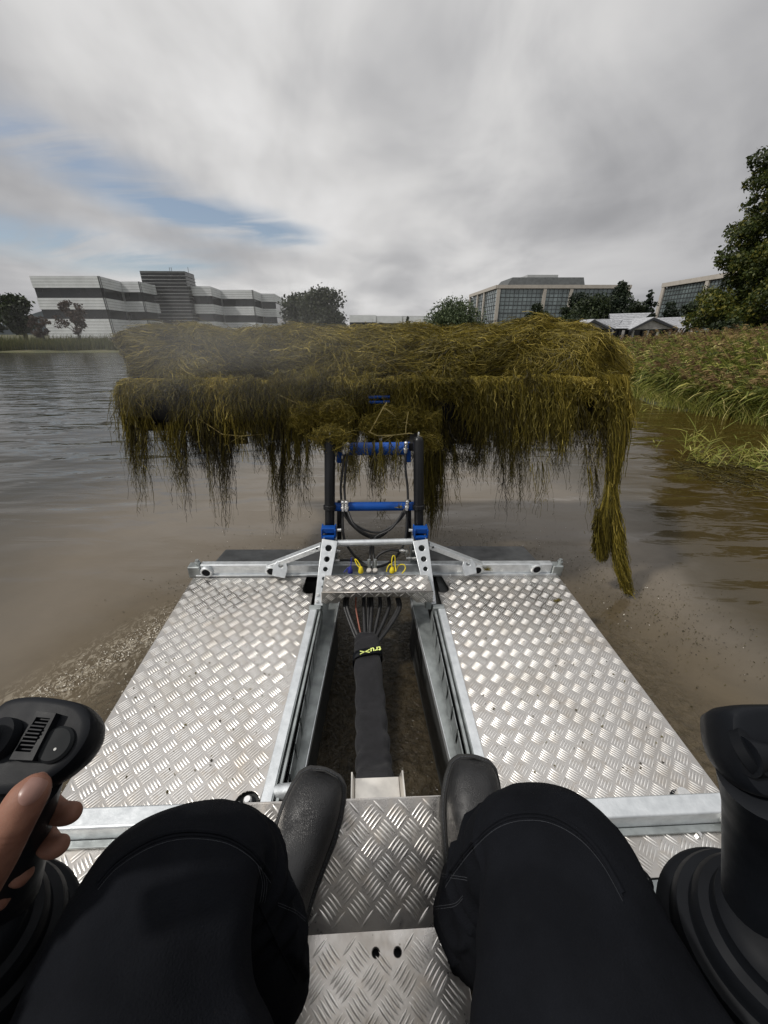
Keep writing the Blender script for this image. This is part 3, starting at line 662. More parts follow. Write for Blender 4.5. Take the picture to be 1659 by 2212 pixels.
# far bank grass and low scrub, algae line
def blades(name, pts, h, w, mat, label, lean=(.2, 0), tint=(.2, .9), K=4, spread=.25):
    N = len(pts); P = np.zeros((N, K, 3)); H_ = h * rng.uniform(.5, 1.2, N); az = rng.uniform(0, 6.28, N); sp = spread * rng.uniform(.2, 1, N)
    for k in range(K):
        f = k / (K - 1); P[:, k, 0] = pts[:, 0] + (np.cos(az) * sp + lean[0]) * H_ * f ** 1.7; P[:, k, 1] = pts[:, 1] + (np.sin(az) * sp + lean[1]) * H_ * f ** 1.7
        P[:, k, 2] = pts[:, 2] + H_ * (f - .25 * sp * f * f)
    W = w * np.array([1 - .85 * (k / (K - 1)) for k in range(K)])[None] * rng.uniform(.6, 1.3, N)[:, None]
    return ribbon_data(P, W, rng.uniform(*tint, N))
n = 26000; x = rng.uniform(-58, 10, n); y = 42.3 + 1.5 * np.sin(x * .15) + rng.exponential(1.6, n)
V, F, T = blades('', np.stack([x, y, land(x, y)], -1), .85, .035, None, '', K=3)
o = fastmesh('bank_grass', V, F, M['grass'], tint=T, kind='stuff'); o['label'] = 'rough grass along the far shore'
algae = pmat('green_algae', (.25, .26, .10), .7)
MB().add([(-60, 41.2, .006), (-20, 41.6, .006), (-24, 41.0, .006), (-60, 40.2, .006)], [(0, 1, 2, 3)]).build('algae', algae, kind='stuff')

# ================================================================== REED BED
def reeds():
    L = []; Lp = []
    n = 15000; y = rng.uniform(5.0, 24, n) ; y = 5.0 + 19 * rng.uniform(0, 1, n) ** 1.25; x = shore_x(y) + .12 + rng.uniform(0, 1, n) ** 1.3 * (6 + y * .35)
    keep = x < y * 1.12 + 2.6; x, y = x[keep], y[keep]; n = len(x); z = np.maximum(land(x, y), -.05)
    edge = np.clip((x - shore_x(y)) / 2.2, 0, 1)
    h = (.72 + .62 * edge) * rng.uniform(.8, 1.18, n); top_ = 1.27 + .30 * np.clip((x / y - .62) / .25, 0, 1) + .05 * np.sin(x * 1.3) + .03 * np.sin(y * 2.1) + rng.normal(0, .12, n); h = np.maximum(np.minimum(h, (top_ - z) / .86), .45)
    K = 6; P = np.zeros((n, K, 3)); lx = -.38 - .3 * rng.uniform(0, 1, n) * (1.2 - edge); ly = rng.normal(0, .12, n)
    for k in range(K):
        f = k / (K - 1); P[:, k, 0] = x + lx * h * f ** 1.8; P[:, k, 1] = y + ly * h * f; P[:, k, 2] = z + h * (f - .12 * f * f)
    L.append(ribbon_data(P, np.full((n, K), .005), rng.uniform(.2, .9, n)))
    # leaves from the stems
    for s_ in range(4):
        kk = rng.integers(1, 5, n); base = P[np.arange(n), kk]; az = np.where(rng.uniform(size=n) < .75, rng.normal(math.pi, .7, n), rng.uniform(0, 6.28, n)); ll = rng.uniform(.25, .55, n)
        Q = np.zeros((n, 4, 3)); up = rng.uniform(.1, .9, n)
        for k in range(4):
            f = k / 3; Q[:, k, 0] = base[:, 0] + np.cos(az) * ll * f; Q[:, k, 1] = base[:, 1] + np.sin(az) * ll * f; Q[:, k, 2] = base[:, 2] + ll * (up * f - .75 * f * f)
        L.append(ribbon_data(Q, .0135 * np.array([.6, 1, .7, .05])[None] * rng.uniform(.6, 1.4, n)[:, None], np.clip(rng.normal(.45, .30, n), 0, 1)))
    # plumes
    pick = rng.uniform(size=n) < .22; b0 = P[pick, -1]; m_ = len(b0); tt = rng.uniform(0, 1, m_)
    for s_ in range(12):
        az = rng.normal(math.pi, .55, m_); f0 = rng.uniform(-.05, .12, m_); ll = rng.uniform(.06, .17, m_)
        Q = np.zeros((m_, 3, 3))
        for k in range(3):
            f = k / 2; Q[:, k, 0] = b0[:, 0] + f0 * -.6 + np.cos(az) * ll * f; Q[:, k, 1] = b0[:, 1] + np.sin(az) * ll * f * .8; Q[:, k, 2] = b0[:, 2] + f0 * .6 + ll * (.35 * f - .5 * f * f)
        Lp.append(ribbon_data(Q, np.full((m_, 3), .008) * np.array([.6, 1, .2]), np.clip(tt + rng.normal(0, .12, m_), 0, 1)))
    V, F, T = join_data(L); o = fastmesh('reed_bed', V, F, M['reed'], tint=T, kind='stuff'); o['label'] = 'wind-bent green and gold reeds along the bank'
    V, F, T = join_data(Lp); o = fastmesh('reed_plumes', V, F, M['plume'], tint=T, kind='stuff'); o['label'] = 'brown feathery plumes on the reeds'
    # short green growth at the water's edge
    n = 2600; y = rng.uniform(5, 13.5, n); x = shore_x(y) - .45 * rng.uniform(0, 1, n) ** 2 * 1.2 + .3 * rng.uniform(0, 1, n)
    V, F, T = blades('', np.stack([x, y, np.full(n, -.02)], -1), .42, .007, None, '', lean=(-.35, -.1), tint=(.4, 1), spread=.8, K=5)
    o = fastmesh('water_edge_grass', V, F, M['reed'], tint=T, kind='stuff'); o['label'] = 'bright short grass fringing the waterline of the reeds'
reeds()
tufts = [((1497, 992), 'tall', 'tallest spiky green reed shoot standing in the open water', .50, 70), ((1520, 1003), 'a', 'short spiky tuft touching the tallest reed shoot', .26, 60), ((1545, 1005), 'b', 'bent low tuft between the tallest shoot and the straggling line', .24, 50),
         ((1585, 1003), 'c', 'pale straggling tuft with long narrow leaves', .33, 60), ((1612, 1010), 'd', 'upright forked shoot near the submerged brown patch', .30, 45), ((1640, 1018), 'e', 'spreading tuft near the edge of the photo', .26, 60), ((1655, 985), 'f', 'leaning tuft cut by the edge of the photo', .34, 55),
         ((1347, 893), 'g', 'thin sprig beside the long hanging weed rope', .26, 14), ((1378, 893), 'h', 'small sprig in front of the reed edge', .26, 16), ((1425, 890), 'i', 'taller sprig just off the reed edge', .33, 26), ((1413, 962), 'j', 'lone half-sunk reed sprig on the pale water', .12, 10)]
for (u, v), _, lab, h, n in tufts:
    c = wat(u, v, z=0); L = []
    ns = max(2, n // 8)
    sx = rng.normal(0, .07, ns); sy = rng.normal(0, .07, ns); P = np.zeros((ns, 5, 3)); hh = h * rng.uniform(.5, 1.1, ns); lx, ly = rng.normal(-.05, .25, ns), rng.normal(0, .2, ns)
    for k in range(5):
        f = k / 4; P[:, k] = np.stack([sx + lx * hh * f, sy + ly * hh * f, -.03 + hh * f], -1)
    L.append(ribbon_data(P, np.full((ns, 5), .0035), rng.uniform(.5, .95, ns)))
    i0 = rng.integers(0, ns, n); kk = rng.integers(1, 5, n); b0 = P[i0, kk]; az = rng.uniform(0, 6.28, n); ll = h * rng.uniform(.25, .6, n); up = rng.uniform(.3, 1.3, n)
    Q = np.zeros((n, 4, 3))
    for k in range(4):
        f = k / 3; Q[:, k, 0] = b0[:, 0] + np.cos(az) * ll * f; Q[:, k, 1] = b0[:, 1] + np.sin(az) * ll * f; Q[:, k, 2] = np.maximum(b0[:, 2] + ll * (up * f - .3 * f * f), .002)
    L.append(ribbon_data(Q, .0052 * np.array([.7, 1, .6, .05])[None] * rng.uniform(.6, 1.3, n)[:, None], rng.uniform(.45, .95, n)))
    V, F, T = join_data(L); o = fastmesh('reed_tuft', V, F, M['reed'], tint=T); o.location = c; tag(o, lab, 'reed tuft', 'reed tufts in the open water')
# submerged brown growth (just breaks the surface)
n = 1100; x = rng.uniform(3.9, 6.2, n); y = 4.55 + (x - 3.9) * .2 + rng.normal(0, .28, n)
P = np.zeros((n, 6, 3)); az = rng.uniform(0, 6.28, n); ll = rng.uniform(.1, .35, n)
for k in range(6):
    f = k / 5; P[:, k] = np.stack([x + np.cos(az) * ll * f, y + np.sin(az) * ll * f, .004 + .02 * np.sin(f * 3.1) * rng.uniform(0, 1, n)], -1)
V, F, T = ribbon_data(P, np.full((n, 6), .0035), rng.uniform(.05, .5, n)); o = fastmesh('surface_weed', V, F, M['weed'], tint=T, kind='stuff'); o['label'] = 'brown weed lying at the surface below the reed shoots'

#@@MACHINE@@
# ================================================================== THE MACHINE (built in its own frame: deck top z=0, camera at (0,0,1.2))
mach = empty('amphibious_weed_harvester', mat=M2W)
tag(mach, 'galvanised amphibious machine with tread-plate decks, centre slot and raised weed rake', 'work boat')

def inside(poly, x, y):
    c = False; n = len(poly)
    for i in range(n):
        (x1, y1), (x2, y2) = poly[i], poly[(i + 1) % n]
        if (y1 > y) != (y2 > y) and x < (x2 - x1) * (y - y1) / (y2 - y1) + x1: c = not c
    return c
def tread_bars(poly, parent, xf=None, p=.057, rot=0., hol=(), off=(0, 0), height=.0023, edge=.44):
    """five-bar tread pattern: blocks of raised lens-shaped bars, alternate blocks turned"""
    V, F = [], []; xs_ = [a for a, _ in poly]; ys_ = [b for _, b in poly]
    bl, bw, gap = p * .66, p * .046, p * .138
    out = []
    ns = 5
    for i in range(ns + 1):
        f = -1 + 2 * i / ns; out.append((f * bl / 2, bw * (1 - f * f) ** .8))
    cr, sr = math.cos(rot), math.sin(rot)
    for kind in (0, 1):
        for i in range(int((min(xs_) - 1) / p), int((max(xs_) + 1) / p) + 1):
            for j in range(int((min(ys_) - 1) / p), int((max(ys_) + 1) / p) + 1):
                cx, cy = (i + .5 * kind) * p + off[0], (j + .5 * kind) * p + off[1]
                cx, cy = cx * cr - cy * sr, cx * sr + cy * cr
                if not (min(xs_) - p < cx < max(xs_) + p and min(ys_) - p < cy < max(ys_) + p): continue
                th = (R(45) if kind else R(-45)) + rot
                ct, st = math.cos(th), math.sin(th)
                for k in range(5):
                    o = (k - 2) * gap
                    bx, by = cx - st * o, cy + ct * o
                    pts_ = [(bx + a * ct - w_ * st, by + a * st + w_ * ct) for a, w_ in out] + [(bx + a * ct + w_ * st, by + a * st - w_ * ct) for a, w_ in out[::-1][1:-1]]
                    if not all(inside(poly, bx + ct * q_, by + st * q_) for q_ in (-bl * edge, 0, bl * edge)): continue
                    if any((bx - hx) ** 2 + (by - hy) ** 2 < (hr + bl * .3) ** 2 for hx, hy, hr in hol): continue
                    ridge = [(bx + a * ct, by + a * st, height * (1 - (2 * a / bl) ** 2)) for a, _ in out[1:-1]]
                    n = len(V); m_ = len(pts_)
                    V += [(a, b_, .0001) for a, b_ in pts_] + ridge
                    # fans between outline and ridge
                    r0 = n + m_
                    F.append((n, n + 1, r0)); F.append((n, r0, n + m_ - 1))
                    for q_ in range(1, ns - 1):
                        F.append((n + q_, n + q_ + 1, r0 + q_)); F.append((n + q_, r0 + q_, r0 + q_ - 1))
                        F.append((n + m_ - q_, r0 + q_ - 1, r0 + q_)); F.append((n + m_ - q_, r0 + q_, n + m_ - q_ - 1))
                    F.append((n + ns, n + ns + 1, r0 + ns - 2)); F.append((n + ns, r0 + ns - 2, n + ns - 1))
    if not V: return
    V = np.array(V)
    if xf is not None:
        A = np.array(xf); V = V @ A[:3, :3].T + A[:3, 3]
    o = fastmesh('tread_bars', V, np.array(F), M['bars'], parent, kind='stuff', smooth=True); return o
def holed_plate(name, poly, holes, th, mat, parent, xf=None, bevel=.0015):
    cu = bpy.data.curves.new(name, 'CURVE'); cu.dimensions = '2D'; cu.fill_mode = 'BOTH'; cu.extrude = th / 2; cu.bevel_depth = bevel; cu.bevel_resolution = 1
    for pts_ in [poly] + [[(hx + r * math.cos(a * math.pi / 12), hy + r * math.sin(a * math.pi / 12)) for a in range(24)] for hx, hy, r in holes]:
        s_ = cu.splines.new('POLY'); s_.points.add(len(pts_) - 1); s_.use_cyclic_u = True
        for q_, (a, b_) in zip(s_.points, pts_): q_.co = (a, b_, 0, 1)
    t_ = bpy.data.objects.new('t', cu); COL.objects.link(t_); bpy.context.view_layer.update()
    me = bpy.data.meshes.new_from_object(t_); bpy.data.objects.remove(t_)
    me.name = name; me.materials.clear(); me.materials.append(mat)
    if xf is not None: me.transform(xf)
    o = bpy.data.objects.new(name, me); COL.objects.link(o); o.parent = parent; return o
def rounded(cx, cy, r, a0, a1, n=8): return [(cx + r * math.cos(R(a0 + (a1 - a0) * i / n)), cy + r * math.sin(R(a0 + (a1 - a0) * i / n))) for i in range(n + 1)]

# decks with a rounded notch at the front and rear inner corners
YF, YR = 1.566, .556
def deck(poly, off):
    d = holed_plate('deck_panel', poly, [], .004, M['tread'], mach, Matrix.Translation((0, 0, -.0035)), bevel=.001)
    inset = [(x, y) for x, y in poly]; tread_bars(inset, d, off=off, rot=R(1.2)); return d
PL = [(-.812, YF), (-.805, YR), (-.335, YR)] + rounded(-.300, YR + .012, .036, 180, 20, 8)[1:] + [(-.256, .70), (-.217, 1.33)] + [(-.217, 1.44)] + rounded(-.235, 1.475, .035, -60, -190, 6) + [(-.262, YF)]
PR = [(1.040, YF + .012), (.425, YF + .008)] + rounded(.408, 1.475, .035, 10, -130, 6)[0:] + [(.387, 1.35), (.380, .66), (.378, YR - .05), (1.048, YR - .05), ]
deck(PL, (.012, .010)); deck(PR, (.02, .028))
# rear deck strips behind the rear beam
for x0, x1, yy in ((-.80, -.315, .40), (.245, 1.035, .375)):
    p = [(x0, yy), (x1, yy), (x1, .495 if x0 < 0 else .465), (x0, .495 if x0 < 0 else .465)]
    d = holed_plate('rear_deck_panel', p, [], .004, M['tread'], mach, Matrix.Translation((0, 0, -.0035)), bevel=.001); tread_bars(p, d, off=(.03, .0))
    MB().box(x0, x1, yy - .16, yy - .004, -.012, -.004).build('side_sheet', M['galv_dull'], mach)
# pontoons under the decks
for x0, x1 in ((-.79, -.27), (.40, 1.02)):
    m = MB(); m.hexa([(x0 + .04, .0, -.62), (x1 - .04, .0, -.62), (x1 - .04, 1.62, -.62), (x0 + .04, 1.62, -.62)], [(x0, -.3, -.02), (x1, -.3, -.02), (x1, 1.6, -.02), (x0, 1.6, -.02)])
    m.build('pontoon', M['pontoon'], mach)
for x0, x1, y1 in ((-.79, -.12, 1.965), (.31, 1.02, 2.0)):      # bow plates sloping down ahead of the beam
    m = MB(); m.hexa([(x0, 1.60, -.030), (x1, 1.60, -.030), (x1 + (.02 if x0 > 0 else 0), y1, -.105), (x0, y1, -.105)], [(x0, 1.60, -.022), (x1, 1.60, -.022), (x1 + (.02 if x0 > 0 else 0), y1, -.097), (x0, y1, -.097)])
    m.build('bow_plate', M['plate_flap'], mach, bevel=.003)
    m = MB(); m.hexa([(x0 + .02, 1.6, -.65), (x1 - .02, 1.6, -.65), (x1 - .02, 1.85, -.5), (x0 + .02, 1.85, -.5)], [(x0 + .02, 1.6, -.055), (x1 - .02, 1.6, -.055), (x1 - .02, y1 - .02, -.11), (x0 + .02, y1 - .02, -.11)])
    m.build('bow_float', M['pontoon'], mach)

# front cross beam, end caps, sockets
fb = MB().box(-.775, 1.005, 1.582, 1.618, -.004, .064).build('front_beam', M['galv'], mach, bevel=.006)
MB().box(-.80, 1.03, 1.572, 1.581, -.003, .010).build('beam_lip', M['galv'], mach, bevel=.002)
for x0, x1 in ((-.835, -.776), (1.006, 1.062)):
    MB().box(x0, x1, 1.574, 1.622, -.010, .055).build('beam_end_cap', M['galv_dull'], mach, bevel=.006)
    xm = (x0 + x1) / 2; MB().lathe([(.014, 0), (.014, .016), (.008, .017), (.008, .028)], (xm + .015, 1.600, .055), n=12).build('pin', M['galv_dull'], mach, smooth=True)
for x, zc in ((-.744, .034), (-.431, .040), (.605, .042), (.915, .046)):
    s_ = MB().lathe([(.030, 0), (.030, .014), (.026, .018), (.020, .018), (.020, .006)], (x, 1.5815, zc - .004), (0, -1, 0), 24).build('socket', M['galv'], mach, smooth=True)
    MB().lathe([(.0195, 0), (.0195, .0085)], (x, 1.5745, zc - .004), (0, -1, 0), 20).build('socket_plug', M['rubber'], s_, smooth=True)
for x in (-.70, -.33, .47, .86): MB().lathe([(.007, 0), (.007, .006), (.004, .009)], (x, 1.5755, -.0005), (0, 0, 1), 6).build('bolt', M['chrome'], mach)
# rear cross beam
for x0, x1, y0, y1 in ((-.82, -.30, .503, .551), (.215, 1.030, .474, .524)):
    rb = MB().box(x0, x1, y0, y1, .002, .060).build('rear_beam', M['galv'], mach, bevel=.006)
    MB().box(x0, x1, y0 - .018, y0 - .001, .001, .009).build('beam_flange', M['galv_dull'], mach, bevel=.002)
MB().lathe([(.022, 0), (.022, .02), (.018, .022), (.013, .022), (.013, .004)], (.985, .4735, .032), (0, -1, .1), 22).build('socket', M['chrome'], mach, smooth=True)
MB().lathe([(.0128, 0), (.0128, .019)], (.985, .4735, .032), (0, -1, .1), 18).build('socket_plug', M['rubber'], mach, smooth=True)
MB().lathe([(.018, 0), (.018, .03)], (.915, .535, .0), (0, 0, 1), 20).build('pin', M['chrome'], mach, smooth=True)
MB().lathe([(.026, 0), (.026, .0015)], (.915, .535, .0), (0, 0, 1), 20).build('rubber_washer', M['rubber'], mach, smooth=True)
for x in (.40, .66, .90): MB().lathe([(.008, 0), (.008, .006), (.005, .010)], (x, .452, .0), (0, 0, 1), 6).build('bolt', M['chrome'], mach)
MB().bar((.985, .462, .012), (.995, .440, .006), .006, .006).build('cable_tie', M['rubber'], mach)
MB().lathe([(.022, 0), (.022, .0025)], (-.300, .577, -.02), (0, 0, 1), 20).build('rubber_washer', M['rubber'], mach, smooth=True)
MB().lathe([(.011, 0), (.011, .03), (.008, .034)], (-.296, .572, -.012), (0, 0, 1), 14).build('pin', M['chrome'], mach, smooth=True)

# slot rails: bright top flange, channel, slotted web and wide lower flange
def rail(sgn, o0, o1, w, i0, i1, f0, f1, y0, y1, yf1):
    """o: outer line x at rear/front; i: inner lip; f: inner edge of low flange (z -.12)"""
    def slab(xa0, xb0, xa1, xb1, z0, z1, ya=y0, yb=y1):
        return MB().hexa([(xa0, ya, z0), (xb0, ya, z0), (xb1, yb, z0), (xa1, yb, z0)], [(xa0, ya, z1), (xb0, ya, z1), (xb1, yb, z1), (xa1, yb, z1)])
    s = sgn
    slab(o0, o0 + s * w, o1, o1 + s * w, .002, .009).build('rail_flange', M['galv'], mach, bevel=.002)
    slab(o0 + s * w, o0 + s * (w + .003), o1 + s * w, o1 + s * (w + .003), -.04, .006).build('rail_web', M['galv_dull'], mach)
    a0, a1 = o0 + s * (w + .008), o1 + s * (w + .008)
    slab(a0, a0 + s * .010, a1, a1 + s * .010, -.016, -.002).build('inner_channel', M['galv_dull'], mach, bevel=.002)
    slab(a0 + s * .012, i0, a1 + s * .012, i1, -.045, -.030).build('rail_step', M['galv_dull'], mach, bevel=.002)
    # slotted strip
    L = []
    n = 9
    for k in range(n):
        ta, tb = k / n + .012, (k + 1) / n - .012
        xa, xb = i0 + (i1 - i0) * ta, i0 + (i1 - i0) * tb; ya, yb = y0 + (y1 - y0) * ta, y0 + (y1 - y0) * tb
        m = MB().hexa([(xa, ya, -.105), (xa + s * .003, ya, -.105), (xb + s * .003, yb, -.105), (xb, yb, -.105)], [(xa, ya, -.022), (xa + s * .003, ya, -.022), (xb + s * .003, yb, -.022), (xb, yb, -.022)])
        m.build('slotted_web', M['galv_dull'], mach, bevel=.001)
    slab(i0 - s * .01, f0, i1 - s * .01, f1, -.128, -.122, y0, yf1).build('lower_flange', M['galv_dull'], mach, bevel=.002)
    slab(f0, f0 + s * .004, f1, f1 + s * .004, -.150, -.121, y0, yf1).build('flange_lip', M['galv'], mach, bevel=.001)
    # pontoon side below
    slab(f0 - s * .02, f0 - s * .015, f1 - s * .02, f1 - s * .015, -.62, -.151, y0, yf1).build('slot_wall', M['pontoon'], mach)
    # cut end block at the front
    MB().box(min(i1, i1 - s * .052), max(i1, i1 - s * .052), y1 - .03, y1 - .002, -.042, .012).build('rail_end_block', M['galv_dull'], mach, bevel=.003)
rail(1, -.262, -.214, .028, -.205, -.170, -.232, -.108, .556, 1.352, 1.55) if False else rail(1, -.264, -.214, .030, -.206, -.168, -.186, -.098, .556, 1.352, 1.55)
rail(-1, .384, .392, .030, .330, .338, .318, .272, .60, 1.348, 1.55)
MB().tube([(-.238, .600, -.012), (-.165, .605, -.012)], .021, 20).build('pivot_tube', M['galv'], mach, smooth=True)

# towers with lightening holes
def tower(sg, xb0, xb1, xt0, xt1, label):
    t0 = Vector(((xb0 + xb1) / 2, 1.360, .0)); t1 = Vector(((xt0 + xt1) / 2, 1.552, .226)); L = (t1 - t0).length
    t = (t1 - t0).normalized(); xax = Vector((1, 0, 0)); xax = (xax - t * xax.dot(t)).normalized(); nn = xax.cross(t)
    xf = Matrix((xax, t, nn)).transposed().to_4x4(); xf.translation = t0
    wb, wt = xb1 - xb0, xt1 - xt0
    W_ = lambda f: wb + (wt - wb) * f
    poly = [(-wb / 2, 0), (wb / 2, 0), (wt / 2, L), (-wt / 2, L)]
    holes = [(0, L * f, r) for f, r in ((.875, .0165), (.70, .0145), (.545, .0120), (.40, .0098), (.275, .0070))]
    fp = holed_plate('tower_plate', poly, holes, .005, M['galv'], mach, xf)
    for sx in (-1, 1):
        a, b_ = xf @ Vector((sx * (wb / 2 - .004), 0, -.004)), xf @ Vector((sx * (wt / 2 - .004), L, -.004))
        m = MB().prism([a, b_, Vector((b_.x, 1.635, b_.z)), Vector((a.x, 1.635, .0)), Vector((a.x, 1.45, .0))], (-.004 * sx, 0, 0)); m.build('tower_side', M['galv_dull'], mach, bevel=.001)
    MB().box(xt0 + .005, xt1 - .005, 1.60, 1.64, .03, .2).build('tower_back', M['galv_dull'], mach)
    for k, f in enumerate((.12, .02)):
        p = xf @ Vector((-sg * (W_(f) / 2 - .010), L * f + .008, .004)); MB().lathe([(.0075, 0), (.0075, .005), (.005, .009)], p, nn, 6).build('bolt', M['chrome'], mach)
    return xf
tower(1, -.199, -.150, -.172, -.102, ''); tower(-1, .318, .358, .258, .328, '')
# tube across the towers, diagonal braces, lifting eyes
MB().tube([(-.104, 1.575, .196), (.262, 1.578, .204)], .016, 18).build('cross_tube', M['galv'], mach, smooth=True)
for sg, top, bot in ((1, (-.178, 1.578, .178), (-.450, 1.585, .030)), (-1, (.338, 1.578, .186), (.625, 1.585, .038))):
    a, b_ = Vector(top), Vector(bot); d = MB().bar(a, b_ + Vector((0, .002, .02)), .028, .036, (0, -1, 0)).build('diagonal_brace', M['galv'], mach, bevel=.004)
    MB().lathe([(.006, 0), (.006, .002)], a + Vector((-sg * .022, -.0155, -.004)), (0, -1, 0), 12).build('drilled_hole', M['rubber'], d)
    c = a.lerp(b_, .74); pl = [(-.030, -.045), (.030, -.045), (.034, .0), (.020, .030), (-.020, .030), (-.034, .0)]
    xf = Matrix.Translation((c.x - sg * .002, 1.560, c.z - .004)) @ Matrix.Rotation(R(62), 4, 'X') @ Matrix.Rotation(R(-sg * 12), 4, 'Z')
    holed_plate('lifting_eye', pl, [(0, .010, .013)], .006, M['galv'], mach, xf)
    MB().bar((bot[0] + sg * .01, 1.577, .035), (bot[0] + sg * .05, 1.577, .062), .008, .004, (0, -1, 0)).build('weld_tab', M['galv'], mach)

# tread-plate box step between the towers
zt_ = .105
polyS = [(-.158, 1.325), (.326, 1.330), (.322, 1.445), (-.155, 1.442)]
st = MB(); st.prism([(x, y, zt_) for x, y in polyS], (0, 0, -.004)); stp = st.build('step_plate', M['tread'], mach, bevel=.0015)
tread_bars([(x, y) for x, y in polyS], stp, Matrix.Translation((0, 0, zt_)), p=.054, off=(.01, .01))
xf = Matrix.Translation((0, 1.3245, zt_)) @ Matrix.Rotation(R(-90), 4, 'X')     # apron: local +y points down
apr = [(-.160, .002), (.328, .002), (.330, .060), (.262, .060), (.225, .026), (-.062, .026), (-.095, .060), (-.162, .060)]
xfa = Matrix.Translation((0, 1.3240, zt_)) @ Matrix.Rotation(R(90), 4, 'X'); apr2 = [(x, -y) for x, y in apr][::-1]
ap = holed_plate('step_apron', apr2, [], .003, M['tread'], mach, xfa); tread_bars(apr2, ap, xfa @ Matrix.Translation((0, 0, .0034)), p=.054, off=(.012, .0), edge=.22)
for x in (-.148, .318): MB().box(x - .012, x + .012, 1.33, 1.44, -.004, zt_ - .005).build('step_side', M['galv_dull'], mach)

# ---- footplate with turned-down lip, two drilled holes
FZ, FY, LZ, LY = .105, .286, .197, .474          # floor height, bend, lip of the sloped rest
hol = [(.037, .256, .0085), (.079, .255, .0085)]
ft = holed_plate('footplate', [(-.262, FY), (.206, FY), (.206, .0), (-.262, .0)], hol, .004, M['tread'], mach, Matrix.Translation((0, 0, FZ)))
tread_bars([(-.260, FY), (.204, FY), (.204, .002), (-.260, .002)], ft, Matrix.Translation((0, 0, FZ + .0036)), p=.057, off=(.004, .022), hol=hol, height=.0024, edge=.5)
SA = math.atan2(LZ - FZ, LY - FY); SL = math.hypot(LZ - FZ, LY - FY)
xfs = Matrix.Translation((0, FY, FZ)) @ Matrix.Rotation(SA, 4, 'X')
rs_ = holed_plate('foot_rest', [(-.262, -.001), (.206, -.001), (.206, SL), (-.262, SL + .002)], [], .004, M['tread'], mach, xfs)
tread_bars([(-.260, 0), (.204, 0), (.204, SL), (-.260, SL)], rs_, xfs @ Matrix.Translation((0, 0, .0036)), p=.057, off=(.004, .022 - FY + .3), height=.0024, edge=.5)
MB().hexa([(-.262, LY + .001, LZ - .07), (.206, LY - .001, LZ - .07), (.206, LY + .003, LZ - .07), (-.262, LY + .005, LZ - .07)], [(-.262, LY + .001, LZ + .0025), (.206, LY - .001, LZ + .0025), (.206, LY + .003, LZ + .0025), (-.262, LY + .005, LZ + .0025)]).build('footplate_lip', M['tread'], mach, bevel=.001)
for hx, hy, r in hol: MB().lathe([(r * 1.4, 0), (r * 1.4, .002)], (hx, hy, FZ - .012), n=16).build('rubber_plug', M['rubber'], mach)
MB().box(-.25, .195, .05, .46, -.02, .06).build('foot_box', M['pontoon'], mach)
for x in (-.2605, .2015): MB().prism([(x, .0, FZ - .004), (x, FY, FZ - .004), (x, LY, LZ - .004), (x, LY, .062), (x, .0, .062)], (.003, 0, 0)).build('footplate_side', M['tread'], mach)
tr = MB(); tr.box(-.006, .106, .470, .556, .128, .132).build('cable_tray', M['tray'], mach, bevel=.001)
for x0, sx in ((-.010, -1), (.1065, 1)): 
    MB().hexa([(x0, .48, .128), (x0 + .0035, .48, .128), (x0 + .0035, .556, .128), (x0, .556, .128)], [(x0 + sx * .006, .49, .165), (x0 + .0035 + sx * .006, .49, .165), (x0 + .0035 + sx * .006, .556, .160), (x0 + sx * .006, .556, .160)]).build('tray_side', M['tray'], mach)

# ---- arms, blue cross tubes, brackets
def ring(o, c, ax, r0, r1, h, mat, name, par=mach, n=20): return MB().lathe([(r0, 0), (r1, 0), (r1, h), (r0, h)], c, ax, n).build(name, mat, par, smooth=True)
arms = {}
for sg, b0, b1 in ((-1, (-.146, 1.655, .19), (-.137, 1.745, .668)), (1, (.303, 1.655, .195), (.275, 1.745, .678))):
    a, b_ = Vector(b0), Vector(b1); t = (b_ - a).normalized()
    ar = MB().tube([a, a.lerp(b_, .30), a.lerp(b_, .302), b_ - t * .02, b_ - t * .006, b_], [.0235, .0235, .0252, .0252, .020, .011], 24).build('lift_ram', M['black'], mach, smooth=True)
    MB().lathe([(.005, 0), (.005, .018), (.003, .022)], b_, (0, 0, 1), 10).build('grease_nipple', M['chrome'], ar, smooth=True)
    MB().lathe([(.0262, 0), (.031, .004), (.031, .022), (.0262, .026)], a + t * .135, t, 20).build('ram_collar', M['black'], ar, smooth=True)
    MB().tube([a + Vector((-sg * .044, .03, -.05)), a.lerp(b_, .27) + Vector((-sg * .046, .04, 0))], .013, 14).build('inner_link', M['black'], mach, smooth=True)
    bx = a.x
    m = MB(); m.box(bx - .033, bx + .033, 1.600, 1.636, .234, .262); br = m.build('pivot_bracket', M['blue'], mach, bevel=.004)
    MB().box(bx - .035, bx - .028, 1.590, 1.655, .212, .258).build('bracket_cheek', M['blue'], br, bevel=.002); MB().box(bx + .028, bx + .035, 1.590, 1.655, .212, .258).build('bracket_cheek', M['blue'], br, bevel=.002)
    MB().box(bx - .028, bx + .028, 1.578, 1.5995, .212, .228).build('bracket_bar', M['blue'], br, bevel=.002)
    MB().tube([(bx + -sg * .042, 1.615, .245), (bx - sg * .060, 1.615, .247)], .008, 12).build('pin', M['chrome'], br, smooth=True)
    arms[sg] = (a, b_)
def P_(sg, f, dx=0, dy=0): a, b_ = arms[sg]; p = a.lerp(b_, f); return p + Vector((dx, dy, 0))
MB().tube([P_(-1, .28, .02, .03), P_(1, .28, -.02, .03)], .0225, 24).build('arm_cross_tube', M['blue'], mach, smooth=True)
MB().tube([P_(-1, .84, .05, .07), P_(1, .84, -.045, .07)], .031, 24).build('arm_cross_tube', M['blue'], mach, smooth=True)
